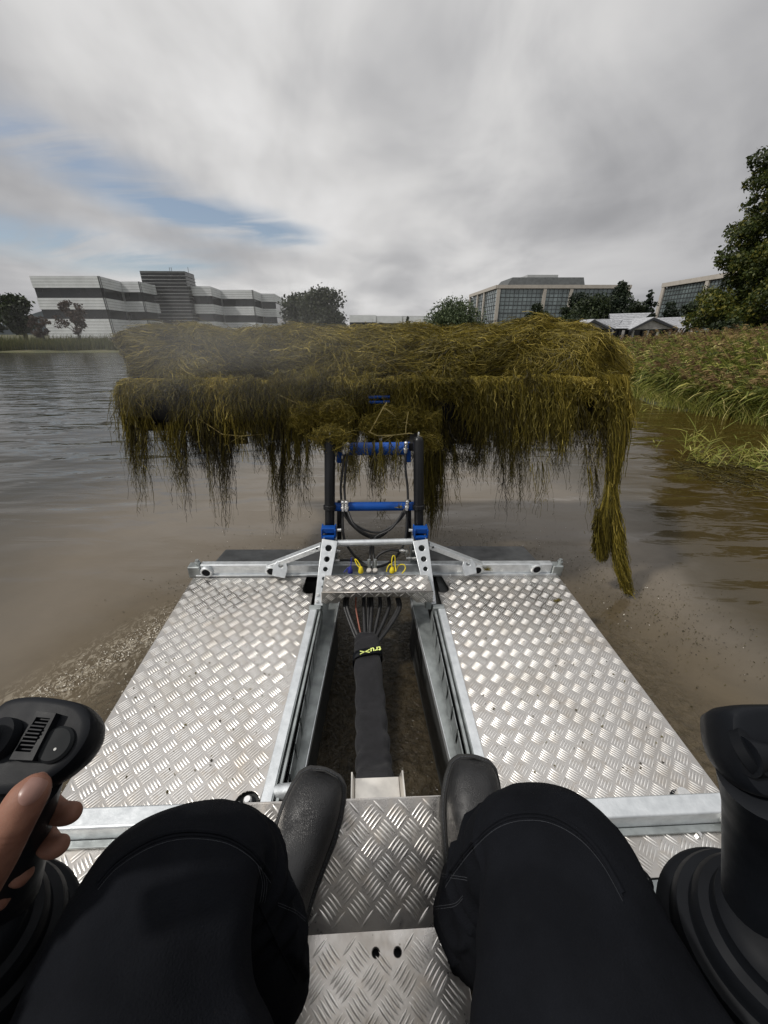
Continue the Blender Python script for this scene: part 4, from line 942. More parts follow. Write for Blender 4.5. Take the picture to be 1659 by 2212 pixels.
for sg in (-1, 1):
    m = MB(); p0, p1 = P_(sg, .12, -sg * .045, .035), P_(sg, .34, -sg * .045, .035); m.bar(p0, p1, .020, .022, (0, 1, 0)).build('arm_gusset', M['black'], mach, bevel=.004)
    p0, p1 = P_(sg, .70, -sg * .040, .075), P_(sg, .90, -sg * .040, .075); MB().bar(p0, p1, .022, .03, (0, 1, 0)).build('arm_gusset', M['blue'], mach, bevel=.004)
# hose fittings and hoses
def fitting(p, par=mach):
    p = Vector(p); f = MB().lathe([(.009, 0), (.009, .012), (.012, .013), (.012, .022), (.009, .023), (.009, .040)], p + Vector((0, 0, -.036)), (0, 0, 1), 14).build('hose_fitting', M['chrome'], par, smooth=True)
    MB().lathe([(.007, -.012), (.010, -.004), (.010, .008), (.006, .012)], p + Vector((0, -.002, .012)), (0, -1, 0), 12).build('banjo_bolt', M['chrome'], f, smooth=True); return f
def hose(pts, r=.0062, mat='hose', n=10, name='hose', par=mach):
    # smooth through the points
    P3 = [Vector(p) for p in pts]; out = []
    Q = [P3[0] * 2 - P3[1]] + P3 + [P3[-1] * 2 - P3[-2]]
    for i in range(1, len(Q) - 2):
        for k in range(7):
            t_ = k / 7; a, b_, c, d = Q[i - 1], Q[i], Q[i + 1], Q[i + 2]
            out.append(.5 * ((2 * b_) + (c - a) * t_ + (2 * a - 5 * b_ + 4 * c - d) * t_ * t_ + (3 * b_ - a - 3 * c + d) * t_ ** 3))
    out.append(P3[-1]); return MB().tube(out, r, n).build(name, M[mat], par, smooth=True)
up = {}
for sg, xs2 in ((-1, (.064, .082)), (1, (-.058,))):
    for k, dx in enumerate(xs2):
        lo, hi_ = P_(sg, .335, dx, .0), P_(sg, .90, dx, .02); lo2 = P_(sg, .335, dx, 0)
        fitting(lo); fitting(hi_)
        hose([hi_ + Vector((0, 0, -.03)), hi_.lerp(lo, .4) + Vector((-.004 * (k + 1), 0, 0)), hi_.lerp(lo, .7) + Vector((-.012 if sg < 0 else .004, .005, 0)), lo + Vector((-.008 if sg < 0 else .004, .008, .02))], .0058)
        up[(sg, k)] = lo + Vector((0, 0, -.03))
A0, A1, B0 = up[(-1, 0)], up[(-1, 1)], up[(1, 0)]
for k, (s0, dp, e0) in enumerate(((A0, .128, B0 + Vector((.004, 0, 0))), (A1, .112, B0), (A0 + Vector((.008, .01, 0)), .150, B0 + Vector((.008, .01, .005))))):
    mid_ = (s0 + e0) / 2; hose([s0, s0 + Vector((.02, -.012, -.045 - .01 * k)), mid_ + Vector((-.06, -.03, -dp + .012)), mid_ + Vector((.02, -.03, -dp)), e0 + Vector((-.045, -.02, -.060)), e0], .0056)
hose([A0 + Vector((-.004, .01, 0)), (-.075, 1.63, .20), (-.035, 1.60, .125), (.020, 1.58, .075), (.062, 1.55, .070)], .0062)
hose([B0 + Vector((.004, .01, 0)), (.232, 1.63, .20), (.200, 1.60, .12), (.150, 1.58, .075), (.085, 1.55, .070)], .0062)
hose([A1 + Vector((.0, .01, 0)), (-.02, 1.62, .265), (.055, 1.62, .205), (.058, 1.60, .150), (.052, 1.53, .085)], .0058)
hose([B0 + Vector((-.004, .01, 0)), (.16, 1.62, .255), (.085, 1.62, .205), (.070, 1.60, .150), (.078, 1.53, .085)], .0058)
hose([(.070, 1.54, .088), (.095, 1.56, .135), (.15, 1.57, .160), (.205, 1.57, .155)], .0062); hose([(-.115, 1.57, .098), (-.06, 1.57, .100), (-.02, 1.565, .098), (.04, 1.55, .075)], .0062)
for p, ax in (((.198, 1.57, .156), (1, 0, 0)), ((-.095, 1.57, .099), (-1, 0, 0)), ((.235, 1.575, .108), (1, 0, 0)), ((.262, 1.575, .107), (1, 0, 0)), ((.235, 1.575, .130), (0, 0, 1)), ((.262, 1.575, .150), (1, 0, 0)), ((-.09, 1.578, .150), (-1, 0, 0))):
    MB().lathe([(.007, 0), (.007, .010), (.010, .011), (.010, .021), (.007, .022), (.006, .03)], p, ax, 12).build('hose_fitting', M['chrome'], mach, smooth=True)
# couplings behind the step: grey sleeved pair, yellow and blue dust caps
for x in (.049, .078):
    c = MB().tube([(x, 1.505, .088), (x, 1.49, .118), (x - .001, 1.497, .155)], .0075, 12).build('coupling', M['galv_dull'], mach, smooth=True)
    MB().lathe([(.010, -.005), (.0125, 0), (.0125, .010), (.009, .014)], (x, 1.480, .100), (0, -.5, 1), 14).build('coupling_ball', M['concrete'], c, smooth=True)
def cap(x, mat, loops):
    c = MB().lathe([(.012, 0), (.013, .006), (.010, .022), (.006, .030)], (x, 1.478, .094), (0, .1, 1), 14).build('dust_cap', M[mat], mach, smooth=True)
    for L_ in loops: hose([(x, 1.478, .118)] + L_, .0026, mat, 8, 'cap_lanyard', c)
cap(.158, 'yellow', [[(.155, 1.49, .150), (.160, 1.50, .172), (.170, 1.50, .168), (.172, 1.49, .13), (.176, 1.47, .105)], [(.150, 1.48, .140), (.137, 1.48, .125), (.131, 1.475, .100)], [(.175, 1.48, .098), (.190, 1.50, .118), (.215, 1.50, .122), (.222, 1.49, .106), (.205, 1.47, .092)]])
cap(.010, 'yellow', [[(.004, 1.49, .132), (-.010, 1.50, .150), (-.018, 1.50, .152), (-.008, 1.49, .130), (.006, 1.48, .118)]])
cap(-.040, 'bluecap', [[(-.036, 1.49, .14), (-.034, 1.495, .165)], [(-.05, 1.48, .12), (-.07, 1.47, .10)]])
# hoses under the step gathering into a cloth sleeve
tops = [(-.062, 1.33, .03), (-.050, 1.33, .03), (-.012, 1.34, .02), (.024, 1.34, .02), (.045, 1.34, .02), (.060, 1.34, .02), (.098, 1.35, .02), (.138, 1.34, .02), (.176, 1.33, .02), (.186, 1.33, .02)]
for k, p in enumerate(tops):
    e = Vector((.006 + k * .0075, 1.16 + .004 * (k % 3), -.055 + .012 * (k % 2)))
    p = Vector(p); hose([p + Vector((0, .05, .0)), p + Vector((0, .0, -.02)), p.lerp(e, .5) + Vector((0, .0, -.022 + (.008 if 2 < k < 6 else 0))), e, e + Vector((0, -.05, .0))], .0085 if k % 4 else .0068, 'red' if k == 2 else 'hose', 10) if k != 2 else hose([p + Vector((0, .05, 0)), p + Vector((0, 0, -.02)), p.lerp(e, .5) + Vector((0, 0, -.02)), e], .0035, 'red')
def sleeve():
    ctr = [mat_(u, v, z=z) for u, v, z in ((792, 1378, -.05), (793, 1400, -.05), (796, 1450, -.045), (800, 1510, -.035), (803, 1570, -.02), (806, 1620, .0), (808, 1660, .01), (811, 1700, .045), (812, 1740, .070), (812, 1790, .085))]
    m = MB(); n = 28; K = 70; base = 0; rings = []
    for i in range(K):
        f = i / (K - 1) * (len(ctr) - 1); k = min(int(f), len(ctr) - 2); p = ctr[k].lerp(ctr[k + 1], f - k)
        w = .052 + .003 * math.sin(i * .9) + .0025 * noise.noise(Vector((i * .35, 1, 2))); h = .030 + .004 * noise.noise(Vector((i * .28, 5, 2)))
        if i < 3: w *= .88
        for j in range(n):
            th = 2 * math.pi * j / n; c_, s_ = math.cos(th), math.sin(th)
            sx = abs(c_) ** .55 * (1 if c_ > 0 else -1); sy = abs(s_) ** .55 * (1 if s_ > 0 else -1)
            wr = 1 + .05 * noise.noise(Vector((math.cos(th) * 1.4, i * .22, math.sin(th) * 1.4)))
            wr += .05 * max(0, math.sin(i * .62 + 1.3 * c_) ** 5) * (c_ < .2)
            dz = -.004 * max(0, math.sin(i * .55 + 2.2 * c_)) ** 3
            m.v.append((p.x + sx * w * wr, p.y + .01 * math.sin(th), p.z + sy * h * wr + dz + (.004 if c_ > .35 and c_ < .6 and s_ > 0 else 0)))
    for i in range(K - 1):
        for j in range(n): q_ = i * n; m.f.append((q_ + j, q_ + (j + 1) % n, q_ + n + (j + 1) % n, q_ + n + j))
    m.f.append(tuple(range(n))[::-1]); m.f.append(tuple((K - 1) * n + j for j in range(n)))
    s = m.build('hose_sleeve', M['sleeve'], mach, sub=1); s.data.shade_smooth()
    # strap with printed word, read from ahead of the machine
    p = ctr[1].lerp(ctr[2], .45); sm = MB(); N_ = 36
    for yy, gr in ((-.016, .002), (.016, .002)):
        for j in range(N_):
            th = 2 * math.pi * j / N_; c_, s_ = math.cos(th), math.sin(th); sx = abs(c_) ** .6 * (1 if c_ > 0 else -1); sy = abs(s_) ** .6 * (1 if s_ > 0 else -1)
            sm.v.append((p.x + sx * .057 , p.y + yy - .012 * sx * -1, p.z + sy * .038))
    for j in range(N_): sm.f.append((j, (j + 1) % N_, N_ + (j + 1) % N_, N_ + j))
    sp = sm.build('strap', M['rubber'], s, smooth=True)
    so = sp.modifiers.new('th', 'SOLIDIFY'); so.thickness = .003; so.offset = 1
    cu = bpy.data.curves.new('lettering', 'FONT'); cu.body = 'tru><'; cu.size = .036; cu.align_x = 'CENTER'; cu.align_y = 'CENTER'; cu.extrude = .0003; cu.offset = .0007; cu.space_character = 1.0
    to = bpy.data.objects.new('t', cu); COL.objects.link(to); bpy.context.view_layer.update(); me = bpy.data.meshes.new_from_object(to); bpy.data.objects.remove(to)
    # wrap the print round the strap and turn it to face forward
    for v in me.vertices:
        x, y = -v.co.x + .010, -v.co.y; s_ = x
        ang = max(-1.2, min(1.2, x / .045)); fx = x if x > -.030 else -.030 - (1 - math.cos((-.030 - x) / .02)) * -.0 - .016 * math.sin(min(1.5, (-.030 - x) / .02))
        fz = .0 if x > -.030 else -.020 * (1 - math.cos(min(1.5, (-.030 - x) / .02)))
        v.co = (p.x + fx, p.y + y + .012 * fx / .057, p.z + .0415 + fz + v.co.z * .3)
    me.materials.append(M['limeyellow']); lo = bpy.data.objects.new('lettering', me); COL.objects.link(lo); lo.parent = s
sleeve()

# ---- rake: built level with the water, carried by the arms
def Wm(p): return W2M @ Vector(p)
def wb(m): m.v = [tuple(W2M @ Vector(v)) for v in m.v]; return m
RX0, RX1, RY = -1.49, 1.345, 2.30
rake = wb(MB().bar((RX0, RY, 1.335), (RX1, RY, 1.352), .05, .035)).build('rake_top_bar', M['blackmetal'], mach, bevel=.004)
wb(MB().hexa([(RX0, RY + .03, 1.10), (RX1, RY + .03, 1.10), (RX1, RY + .042, 1.10), (RX0, RY + .042, 1.10)], [(RX0, RY + .02, 1.325), (RX1, RY + .02, 1.335), (RX1, RY + .032, 1.335), (RX0, RY + .032, 1.325)])).build('rake_back_plate', M['blackmetal'], mach)
wb(MB().bar((RX0, RY + .03, 1.085), (RX1, RY + .03, 1.09), .04, .03)).build('rake_lower_bar', M['blackmetal'], mach, bevel=.003)
for x0, x1, zb_ in ((-1.02, -.84, .985), (-.60, -.50, 1.0), (.34, .62, .985), (.04, .10, 1.0)):
    holes = [(x, z, .006) for x in np.arange(.04, x1 - x0 - .02, .06) for z in np.arange(.03, 1.07 - zb_, .06)]
    xf = W2M @ Matrix.Translation((x0, RY + .035, zb_)) @ Matrix.Rotation(R(90), 4, 'X')
    holed_plate('perforated_shield', [(0, 0), (x1 - x0, 0), (x1 - x0, 1.07 - zb_), (0, 1.07 - zb_)], holes, .006, M['blackmetal'], mach, xf, bevel=0)
for x in np.arange(RX0 + .06, RX1, .145):
    b_ = wb(MB().tube([(x, RY, 1.33), (x, RY + .25, 1.22), (x, RY + .62, 1.22), (x, RY + .95, 1.34)], .011, 6)); b_.build('rake_tine', M['blackmetal'], mach, smooth=True)
for x in np.arange(RX0 + .12, RX1, .29):
    p = Wm((x, RY + .008, 1.125)); MB().lathe([(.008, 0), (.008, .006), (.004, .010)], p, (0, -1, 0), 6).build('bolt', M['chrome'], mach)
p = wat(477, 905, y=RY - .01); wb(MB().tube([p + Vector((math.cos(a) * .017, 0, math.sin(a) * .017)) for a in np.linspace(0, 6.2, 14)], .003, 6)).build('shackle_ring', M['chrome'], mach, smooth=True)
for x0_, sgx in ((RX0 - .01, -1), (RX1 + .01, 1)):
    wb(MB().prism([(x0_, RY - .02, 1.36), (x0_, RY - .02, 1.08), (x0_, RY + .5, 1.14), (x0_, RY + .7, 1.38)], (sgx * .012, 0, 0))).build('rake_end_plate', M['blackmetal'], mach)
wb(MB().bar((-1.44, RY - .03, 1.375), (-1.44, RY - .03, 1.345), .03, .004, (0, 1, 0))).build('reflector_tab', M['concrete'], mach)
wb(MB().bar((-1.395, RY - .03, 1.375), (-1.365, RY - .03, 1.35), .006, .004, (0, 1, 0))).build('reflector_tab', M['concrete'], mach)
wb(MB().bar(wat(1298, 830, y=RY - .03), wat(1300, 858, y=RY - .03), .02, .004, (0, 1, 0))).build('reflector_tab', M['concrete'], mach)
for v0 in (858, 869):
    wb(MB().tube([wat(796, v0, y=2.19), wat(842, v0 - 1, y=2.19)], .0085, 12)).build('tilt_ram', M['blue'], mach, smooth=True)
for sg in (-1, 1):      # links from the rams to the rake
    a = M2W @ P_(sg, .93, -sg * .02, .03); wb(MB().bar(a + Vector((0, .02, -.03)), a + Vector((sg * .02, .26, -.04)), .04, .04)).build('rake_link', M['blackmetal'], mach, bevel=.004)
wb(MB().bar((-.10, RY - .02, 1.21), (.16, RY - .02, 1.21), .09, .02)).build('quick_hitch', M['blackmetal'], mach, bevel=.003)

# ---- seat, arm rests and joysticks
MB().box(-.27, .30, -.42, .10, .30, .40).build('seat_cushion', M['rubber'], mach, bevel=.04, seg=3)
MB().box(-.22, .25, -.36, .02, .05, .30).build('seat_base', M['pontoon'], mach)
for x0, x1, sx in ((-.52, -.30, -1), (.335, .56, 1)):
    ar = MB().hexa([(x0, -.4, .42), (x1, -.4, .42), (x1, .135, .44), (x0, .135, .44)], [(x0, -.4, .49), (x1, -.4, .49), (x1, .135, .50), (x0, .135, .50)]).build('armrest', M['plastic'], mach, bevel=.02, seg=3)
# small bolted brackets that show beside each bellows
for (u, v), sx in (((1385, 1900), 1), ((180, 1958), -1)):
    c = mat_(u, v, z=.47)
    MB().lathe([(.017, 0), (.017, .010), (.013, .012)], c + Vector((0, 0, -.012)), (0, 0, 1), 20).build('bracket_lug', M['rubber'], mach, smooth=True)
    MB().lathe([(.0075, 0), (.0075, .004), (.0045, .005), (.0045, .002)], c + Vector((0, -.002, .003)), (-.3 * sx, -.2, 1), 18).build('bolt', M['chrome'], mach, smooth=True)

def plane_pt(u, v, o, n):
    d = BM @ Vector(((u - 829.5) / 831, (1106 - v) / 831, 1)); c = Vector((0, 0, 1.2)); return c + d * ((o - c).dot(n) / d.dot(n))
def smooth_loop(pts, n):
    P_l = pts; k = len(P_l); out = []
    for i in range(n):
        t_ = i / n * k; a = int(t_); f = t_ - a; p0, p1, p2, p3 = (P_l[(a + q_) % k] for q_ in (-1, 0, 1, 2))
        out.append(tuple(.5 * (2 * p1[j] + (p2[j] - p0[j]) * f + (2 * p0[j] - 5 * p1[j] + 4 * p2[j] - p3[j]) * f * f + (3 * p1[j] - p0[j] - 3 * p2[j] + p3[j]) * f ** 3) for j in (0, 1)))
    return out
def loft(m, rings):
    n = len(rings[0]); b0 = len(m.v)
    for r_ in rings: m.v += [tuple(p) for p in r_]
    for i in range(len(rings) - 1):
        for j in range(n): q_ = b0 + i * n; m.f.append((q_ + j, q_ + (j + 1) % n, q_ + n + (j + 1) % n, q_ + n + j))
    m.f.append(tuple(b0 + j for j in range(n))[::-1]); m.f.append(tuple(b0 + (len(rings) - 1) * n + j for j in range(n))); return m
def joystick(outline, o, nrm, base_c, base_r, grip, lab, gr=(.024, .023, .024, .030)):
    js = MB(); nrm = Vector(nrm).normalized(); n = 48
    loop = smooth_loop(outline, n); F_ = [plane_pt(u, v, o, nrm) for u, v in loop]; c = sum(F_, Vector()) / n
    sh = lambda s, d: [c + (p - c) * s - nrm * d for p in F_]
    loft(js, [sh(.80, -.001), sh(.90, -.0005), sh(.96, .001), sh(.99, .005), sh(1.0, .012), sh(.985, .020), sh(.93, .032), sh(.75, .050), sh(.5, .060)])
    head = js.build('joystick_head', M['plastic'], mach, smooth=True, label=lab); head.data.shade_smooth()
    g_ = MB(); pts_ = [Vector(p) for p in grip]; out = []; rr = []
    for i in range(24):
        f = i / 23 * (len(pts_) - 1); k = min(int(f), len(pts_) - 2); out.append(pts_[k].lerp(pts_[k + 1], f - k)); ff = i / 23 * (len(gr) - 1); k = min(int(ff), len(gr) - 2); rr.append(gr[k] + (gr[k + 1] - gr[k]) * (ff - k))
    g_.tube(out, rr, 28).build('joystick_grip', M['plastic'], mach, smooth=True)
    prof = []; H = base_c[3]; rb = base_r
    for h, r_ in ((0, 1.0), (.10, 1.02), (.16, .98), (.19, .90), (.24, .88), (.34, .90), (.42, .86), (.45, .76), (.50, .74), (.60, .755), (.68, .71), (.71, .62), (.77, .60), (.86, .60), (.94, .52), (1.0, .36), (1.08, .30)): prof.append((rb * r_, H * h))
    ax = (pts_[0] - pts_[-1]).normalized()
    MB().lathe(prof, Vector(base_c[:3]), Vector((ax.x * .45, ax.y * .45, 1)), 56).build('rubber_bellows', M['rubber'], mach, smooth=True).data.shade_smooth()
    return head, c
oL = mat_(110, 1590, z=.85)
outL = [(u - 20, v) for u, v in [(-70, 1640), (-60, 1575), (-10, 1545), (12, 1525), (40, 1508), (90, 1502), (150, 1508), (195, 1520), (216, 1545), (217, 1575), (205, 1605), (180, 1640), (150, 1668), (118, 1690), (60, 1715), (-20, 1715)]]
nL = (.02, -.42, .91)
gpL = [mat_(45, 1690, z=.815), mat_(35, 1770, z=.745), mat_(20, 1860, z=.67), mat_(5, 1930, z=.60)]
hL, cL = joystick(outL, oL, nL, tuple(mat_(-35, 2075, z=.50)) + (.12,), .092, gpL, 'joystick head with thumbwheel and round button', (.031, .030, .032, .034))
oR = mat_(1600, 1560, z=.88)
outR = [(u + 60, v + 4) for u, v in [(1521, 1550), (1532, 1528), (1570, 1520), (1640, 1519), (1710, 1522), (1765, 1545), (1775, 1590), (1750, 1650), (1720, 1700), (1660, 1725), (1600, 1722), (1570, 1700), (1545, 1660), (1528, 1610)]]
gpR = [mat_(1656, 1680, z=.835), mat_(1658, 1760, z=.765), mat_(1648, 1850, z=.69), mat_(1645, 1950, z=.60)]
hR, cR = joystick(outR, oR, (.0, -.62, .78), tuple(mat_(1650, 2080, z=.49)) + (.12,), .112, gpR, 'plain joystick head with side trigger', (.036, .035, .034, .036))
# head details, set in the tilted face
nL_ = Vector(nL).normalized()
def on_face(uvs, h): return [plane_pt(u, v, oL, nL_) + nL_ * h for u, v in uvs]
fr = MB(); fo, fi = [(93, 1539), (134, 1544), (84, 1645), (35, 1643)], [(92, 1553), (121, 1556), (80, 1627), (47, 1625)]
MB().add(on_face(fo, .001) + on_face(fo, .009) + on_face(fi, .009) + on_face(fi, .001), [(0, 1, 5, 4), (1, 2, 6, 5), (2, 3, 7, 6), (3, 0, 4, 7), (4, 5, 9, 8), (5, 6, 10, 9), (6, 7, 11, 10), (7, 4, 8, 11), (8, 9, 13, 12), (9, 10, 14, 13), (10, 11, 15, 14), (11, 8, 12, 15), (12, 13, 14, 15)]).build('thumbwheel_frame', M['plastic'], hL, bevel=.0012)
a4 = on_face(fi, .004); wh = MB(); nr = 9
for k in range(nr):
    f0, f1 = k / nr, (k + .62) / nr; lift = nL_ * (.006 * math.sin(math.pi * (k + .5) / nr) + .001)
    p0, p1, p2, p3 = a4[0].lerp(a4[3], f0), a4[1].lerp(a4[2], f0), a4[1].lerp(a4[2], f1), a4[0].lerp(a4[3], f1)
    wh.hexa([p0, p1, p2, p3], [p + lift for p in (p0, p1, p2, p3)])
wh.build('thumbwheel', M['plastic'], hL, bevel=.0006)
bc = plane_pt(124, 1609, oL, nL_); MB().lathe([(.0145, 0), (.0145, .003), (.0125, .005), (.0, .0055)][:3] + [(.0005, .0055)], bc, nL_, 32).build('round_button', M['button'], hL, smooth=True)
bd = plane_pt(127, 1620, oL, nL_); MB().lathe([(.0013, 0), (.0011, .0005)], bd + nL_ * .0054, nL_, 12).build('button_dot', M['dot'], hL)
tk = plane_pt(8, 1598, oL, nL_); MB().lathe([(.017, 0), (.017, .008), (.010, .011), (.009, .018), (.012, .021), (.012, .026), (.004, .029)], tk, nL_ + Vector((-.3, 0, 0)), 24).build('thumb_stick', M['rubber'], hL, smooth=True)
for u, v in ((103, 1524), (22, 1570)): p = plane_pt(u, v, oL, nL_); MB().lathe([(.0028, -.001), (.0028, .0008)], p, nL_, 10).build('screw_recess', M['rubber'], hL)
tg = cR + Vector((.035, -.02, -.01)); tg = mat_(1636, 1632, z=.868); MB().tube([tg + Vector((-.012, .0, .0)), tg, tg + Vector((.03, -.004, -.004))], [.016, .012, .010], 18).build('side_trigger', M['plastic'], hR, smooth=True)
ringp = mat_(1620, 1625, z=.866); MB().lathe([(.019, -.004), (.019, .004), (.014, .006)], ringp, (.5, -.3, .8), 24).build('trigger_boot', M['rubber'], hR, smooth=True)

# ================================================================== PERSON (same frame as the machine, sitting on its seat)
per = empty('person', mat=M2W)
tag(per, 'seated person in black work trousers and black leather boots, hand on a joystick', 'person')
def sweep(bm_v, bm_f, pts, n=28, K=60):
    """pts: (pos, rx, ry, xdir) ellipse sections joined smoothly"""
    C = [Vector(p[0]) for p in pts]; k = len(C)
    def cr(arr, t_):
        a = min(int(t_), k - 2); f = t_ - a; p0, p1, p2, p3 = arr[max(a - 1, 0)], arr[a], arr[a + 1], arr[min(a + 2, k - 1)]
        return .5 * (2 * p1 + (p2 - p0) * f + (2 * p0 - 5 * p1 + 4 * p2 - p3) * f * f + (3 * p1 - p0 - 3 * p2 + p3) * f ** 3)
    rx = [p[1] for p in pts]; ry = [p[2] for p in pts]; b0 = len(bm_v); prev = None
    cs = [cr(C, i / (K - 1) * (k - 1)) for i in range(K)]
    for i in range(K):
        t_ = i / (K - 1) * (k - 1); tan = (cs[min(i + 1, K - 1)] - cs[max(i - 1, 0)]).normalized()
        a = Vector((1, 0, 0)); a = (a - tan * a.dot(tan)).normalized(); b_ = tan.cross(a)
        x_, y_ = cr(rx, t_), cr(ry, t_)
        for j in range(n):
            th = 2 * math.pi * j / n; bm_v.append(tuple(cs[i] + a * math.cos(th) * x_ + b_ * math.sin(th) * y_))
    for i in range(K - 1):
        for j in range(n): q_ = b0 + i * n; bm_f.append((q_ + j, q_ + (j + 1) % n, q_ + n + (j + 1) % n, q_ + n + j))
    bm_f.append(tuple(b0 + j for j in range(n))[::-1]); bm_f.append(tuple(b0 + (K - 1) * n + j for j in range(n)))
def remeshed(name, v, f, mat, voxel, parent, smooth_it=6, post=None):
    me = bpy.data.meshes.new(name); me.from_pydata(v, [], f); o = bpy.data.objects.new(name, me); COL.objects.link(o)
    m = o.modifiers.new('r', 'REMESH'); m.mode = 'VOXEL'; m.voxel_size = voxel; m.use_smooth_shade = True
    s = o.modifiers.new('s', 'SMOOTH'); s.factor = .5; s.iterations = smooth_it
    bpy.context.view_layer.update(); dg = bpy.context.evaluated_depsgraph_get()
    m2 = bpy.data.meshes.new_from_object(o.evaluated_get(dg)); bpy.data.objects.remove(o)
    if post:
        n = len(m2.vertices); co = np.empty(n * 3, np.float32); no = np.empty(n * 3, np.float32); m2.vertices.foreach_get('co', co); m2.vertices.foreach_get('normal', no)
        co, no = co.reshape(-1, 3), no.reshape(-1, 3); co = post(co, no).astype(np.float32); m2.vertices.foreach_set('co', co.ravel()); m2.update()
    m2.name = name; m2.materials.clear(); m2.materials.append(mat); m2.shade_smooth()
    o = bpy.data.objects.new(name, m2); COL.objects.link(o)
    if parent is not None: o.parent = parent
    return o
# legs: hip, mid thigh, knee, shin, ankle (cloth is loose)
LEG = {-1: [((-.120, -.22, .50), .100, .10), ((-.165, -.03, .520), .140, .102), ((-.222, .10, .547), .116, .090), ((-.228, .200, .562), .104, .076), ((-.213, .250, .532), .098, .070), ((-.180, .250, .45), .078, .076), ((-.157, .235, .36), .064, .070), ((-.148, .216, .285), .064, .070), ((-.146, .205, .215), .067, .073)],
       1: [((.130, -.22, .50), .105, .10), ((.236, -.03, .520), .162, .106), ((.252, .10, .547), .126, .092), ((.266, .205, .562), .100, .078), ((.258, .252, .532), .094, .072), ((.238, .252, .45), .082, .078), ((.222, .250, .36), .074, .076), ((.220, .250, .285), .074, .078), ((.224, .248, .225), .076, .080)]}
v, f = [], []
for sg in (-1, 1): sweep(v, f, LEG[sg], 32, 70)
m = MB(); m.tube([(-.16, -.26, .50), (0, -.28, .52), (.17, -.26, .50)], [.10, .125, .10], 20); m.tube([(0, -.27, .5), (0.005, -.30, .62), (0.01, -.32, .74)], [.15, .155, .15], 24)
n0 = len(v); v += m.v; f += [tuple(n0 + i for i in q_) for q_ in m.f]
def wrinkle(co, no):
    out = co.copy()
    for i in range(len(co)):
        x, y, z = co[i]; p = Vector((x, y, z)); d = 0
        shin = 1 if z < .47 and y > .2 else 0
        side = math.exp(-((y - .16) / .14) ** 2) * max(0, 1 - abs(no[i][2]) * 1.05)
        d += .0065 * noise.noise(p * 8) + .0022 * (1 - 2.4 * abs(noise.noise(Vector((x * 13 + y * 4, y * 10, z * 12))))) * (.4 + .6 * (y < .24)) + .0012 * noise.noise(p * 26)
        if shin:
            w = noise.noise(Vector((x * 9, y * 7, z * 15))); d += .010 * w + .0085 * (1 - abs(noise.noise(Vector((x * 16, y * 14, z * 24 + 4)))) * 3.0)
            d += .0035 * math.sin(z * 85 + 7 * noise.noise(p * 7)) * max(0, 1 - abs(z - .26) / .1)
        d += side * .004 * noise.noise(Vector((x * 13 + z * 9, y * 22, z * 30)))
        # creases fanning from the lap
        lap = max(0, 1 - max(0, y) / .2) * (z > .45); d += lap * .006 * (1 - 2.2 * abs(noise.noise(Vector((x * 14 + y * 12, y * 6, 3)))))
        kn = math.exp(-((y - .235) / .05) ** 2) * (z < .56) * (z > .38); d += kn * .006 * math.sin(z * 130 + x * 40 + 5 * noise.noise(p * 9))
        fold = max(0, .16 - y) * 3 * (z > .5); d += fold * .006 * math.sin((x * .8 + y * 1.4) * 62 + 6 * noise.noise(p * 5)) * noise.noise(p * 6 + Vector((3, 1, 2)))
        out[i] = co[i] + no[i] * d
    return out
tro = remeshed('trousers', v, f, M['cloth'], .0058, per, 5, wrinkle)
bvh = BVHTree.FromPolygons([vv.co.copy() for vv in tro.data.vertices], [tuple(p.vertices) for p in tro.data.polygons])
def seam(uvs, name, r, mat, off=.001, dash=False, n=70):
    P3 = []
    k = len(uvs)
    for i in range(n):
        t_ = i / (n - 1) * (k - 1); a = min(int(t_), k - 2); ff = t_ - a; p0, p1, p2, p3 = uvs[max(a - 1, 0)], uvs[a], uvs[a + 1], uvs[min(a + 2, k - 1)]
        u, w_ = (.5 * (2 * p1[j] + (p2[j] - p0[j]) * ff + (2 * p0[j] - 5 * p1[j] + 4 * p2[j] - p3[j]) * ff * ff + (3 * p1[j] - p0[j] - 3 * p2[j] + p3[j]) * ff ** 3) for j in (0, 1))
        d = BM @ Vector(((u - 829.5) / 831, (1106 - w_) / 831, 1)); h_ = bvh.ray_cast(Vector((0, 0, 1.2)), d.normalized())
        if h_[0] is not None and (h_[0] - Vector((0, 0, 1.2))).length < 1.2: P3.append(h_[0] + h_[1] * off)
    if len(P3) < 4: return
    m = MB()
    if dash:
        for i in range(0, len(P3) - 1): m.tube([P3[i], P3[i].lerp(P3[i + 1], .62)], r, 5)
    else: m.tube(P3, r, 8)
    return m.build(name, mat, tro, smooth=True)
KL = [(212, 1905), (250, 1862), (310, 1822), (370, 1800), (430, 1796), (490, 1806), (540, 1835), (572, 1872), (584, 1890)]
KR = [(962, 1900), (985, 1865), (1025, 1815), (1075, 1772), (1130, 1756), (1190, 1762), (1250, 1795), (1300, 1850), (1345, 1930)]
for K_ in (KL, KR):
    seam(K_, 'knee_seam', .0027, M['cloth'], .0006)
    seam([(u, v + 9) for u, v in K_], 'knee_seam', .0014, M['cloth'], .0004)
    seam([(u, v + 17) for u, v in K_], 'stitching', .00028, M['thread'], .0004, True, 260)
for dv in (0, 5, 10): seam([(556 + dv, 1868), (566 + dv, 1905), (563 + dv, 1940), (560 + dv, 1950)], 'stitching', .00035, M['thread'], .0005, True, 50)
for dv in (0, 6): seam([(925, 1960 + dv), (965, 1955 + dv), (985, 1950 + dv), (1000, 1935 + dv)], 'stitching', .00032, M['thread'], .0005, True, 40); seam([(955, 1888 + dv), (985, 1892 + dv), (1010, 1896 + dv)], 'stitching', .00032, M['thread'], .0005, True, 30)
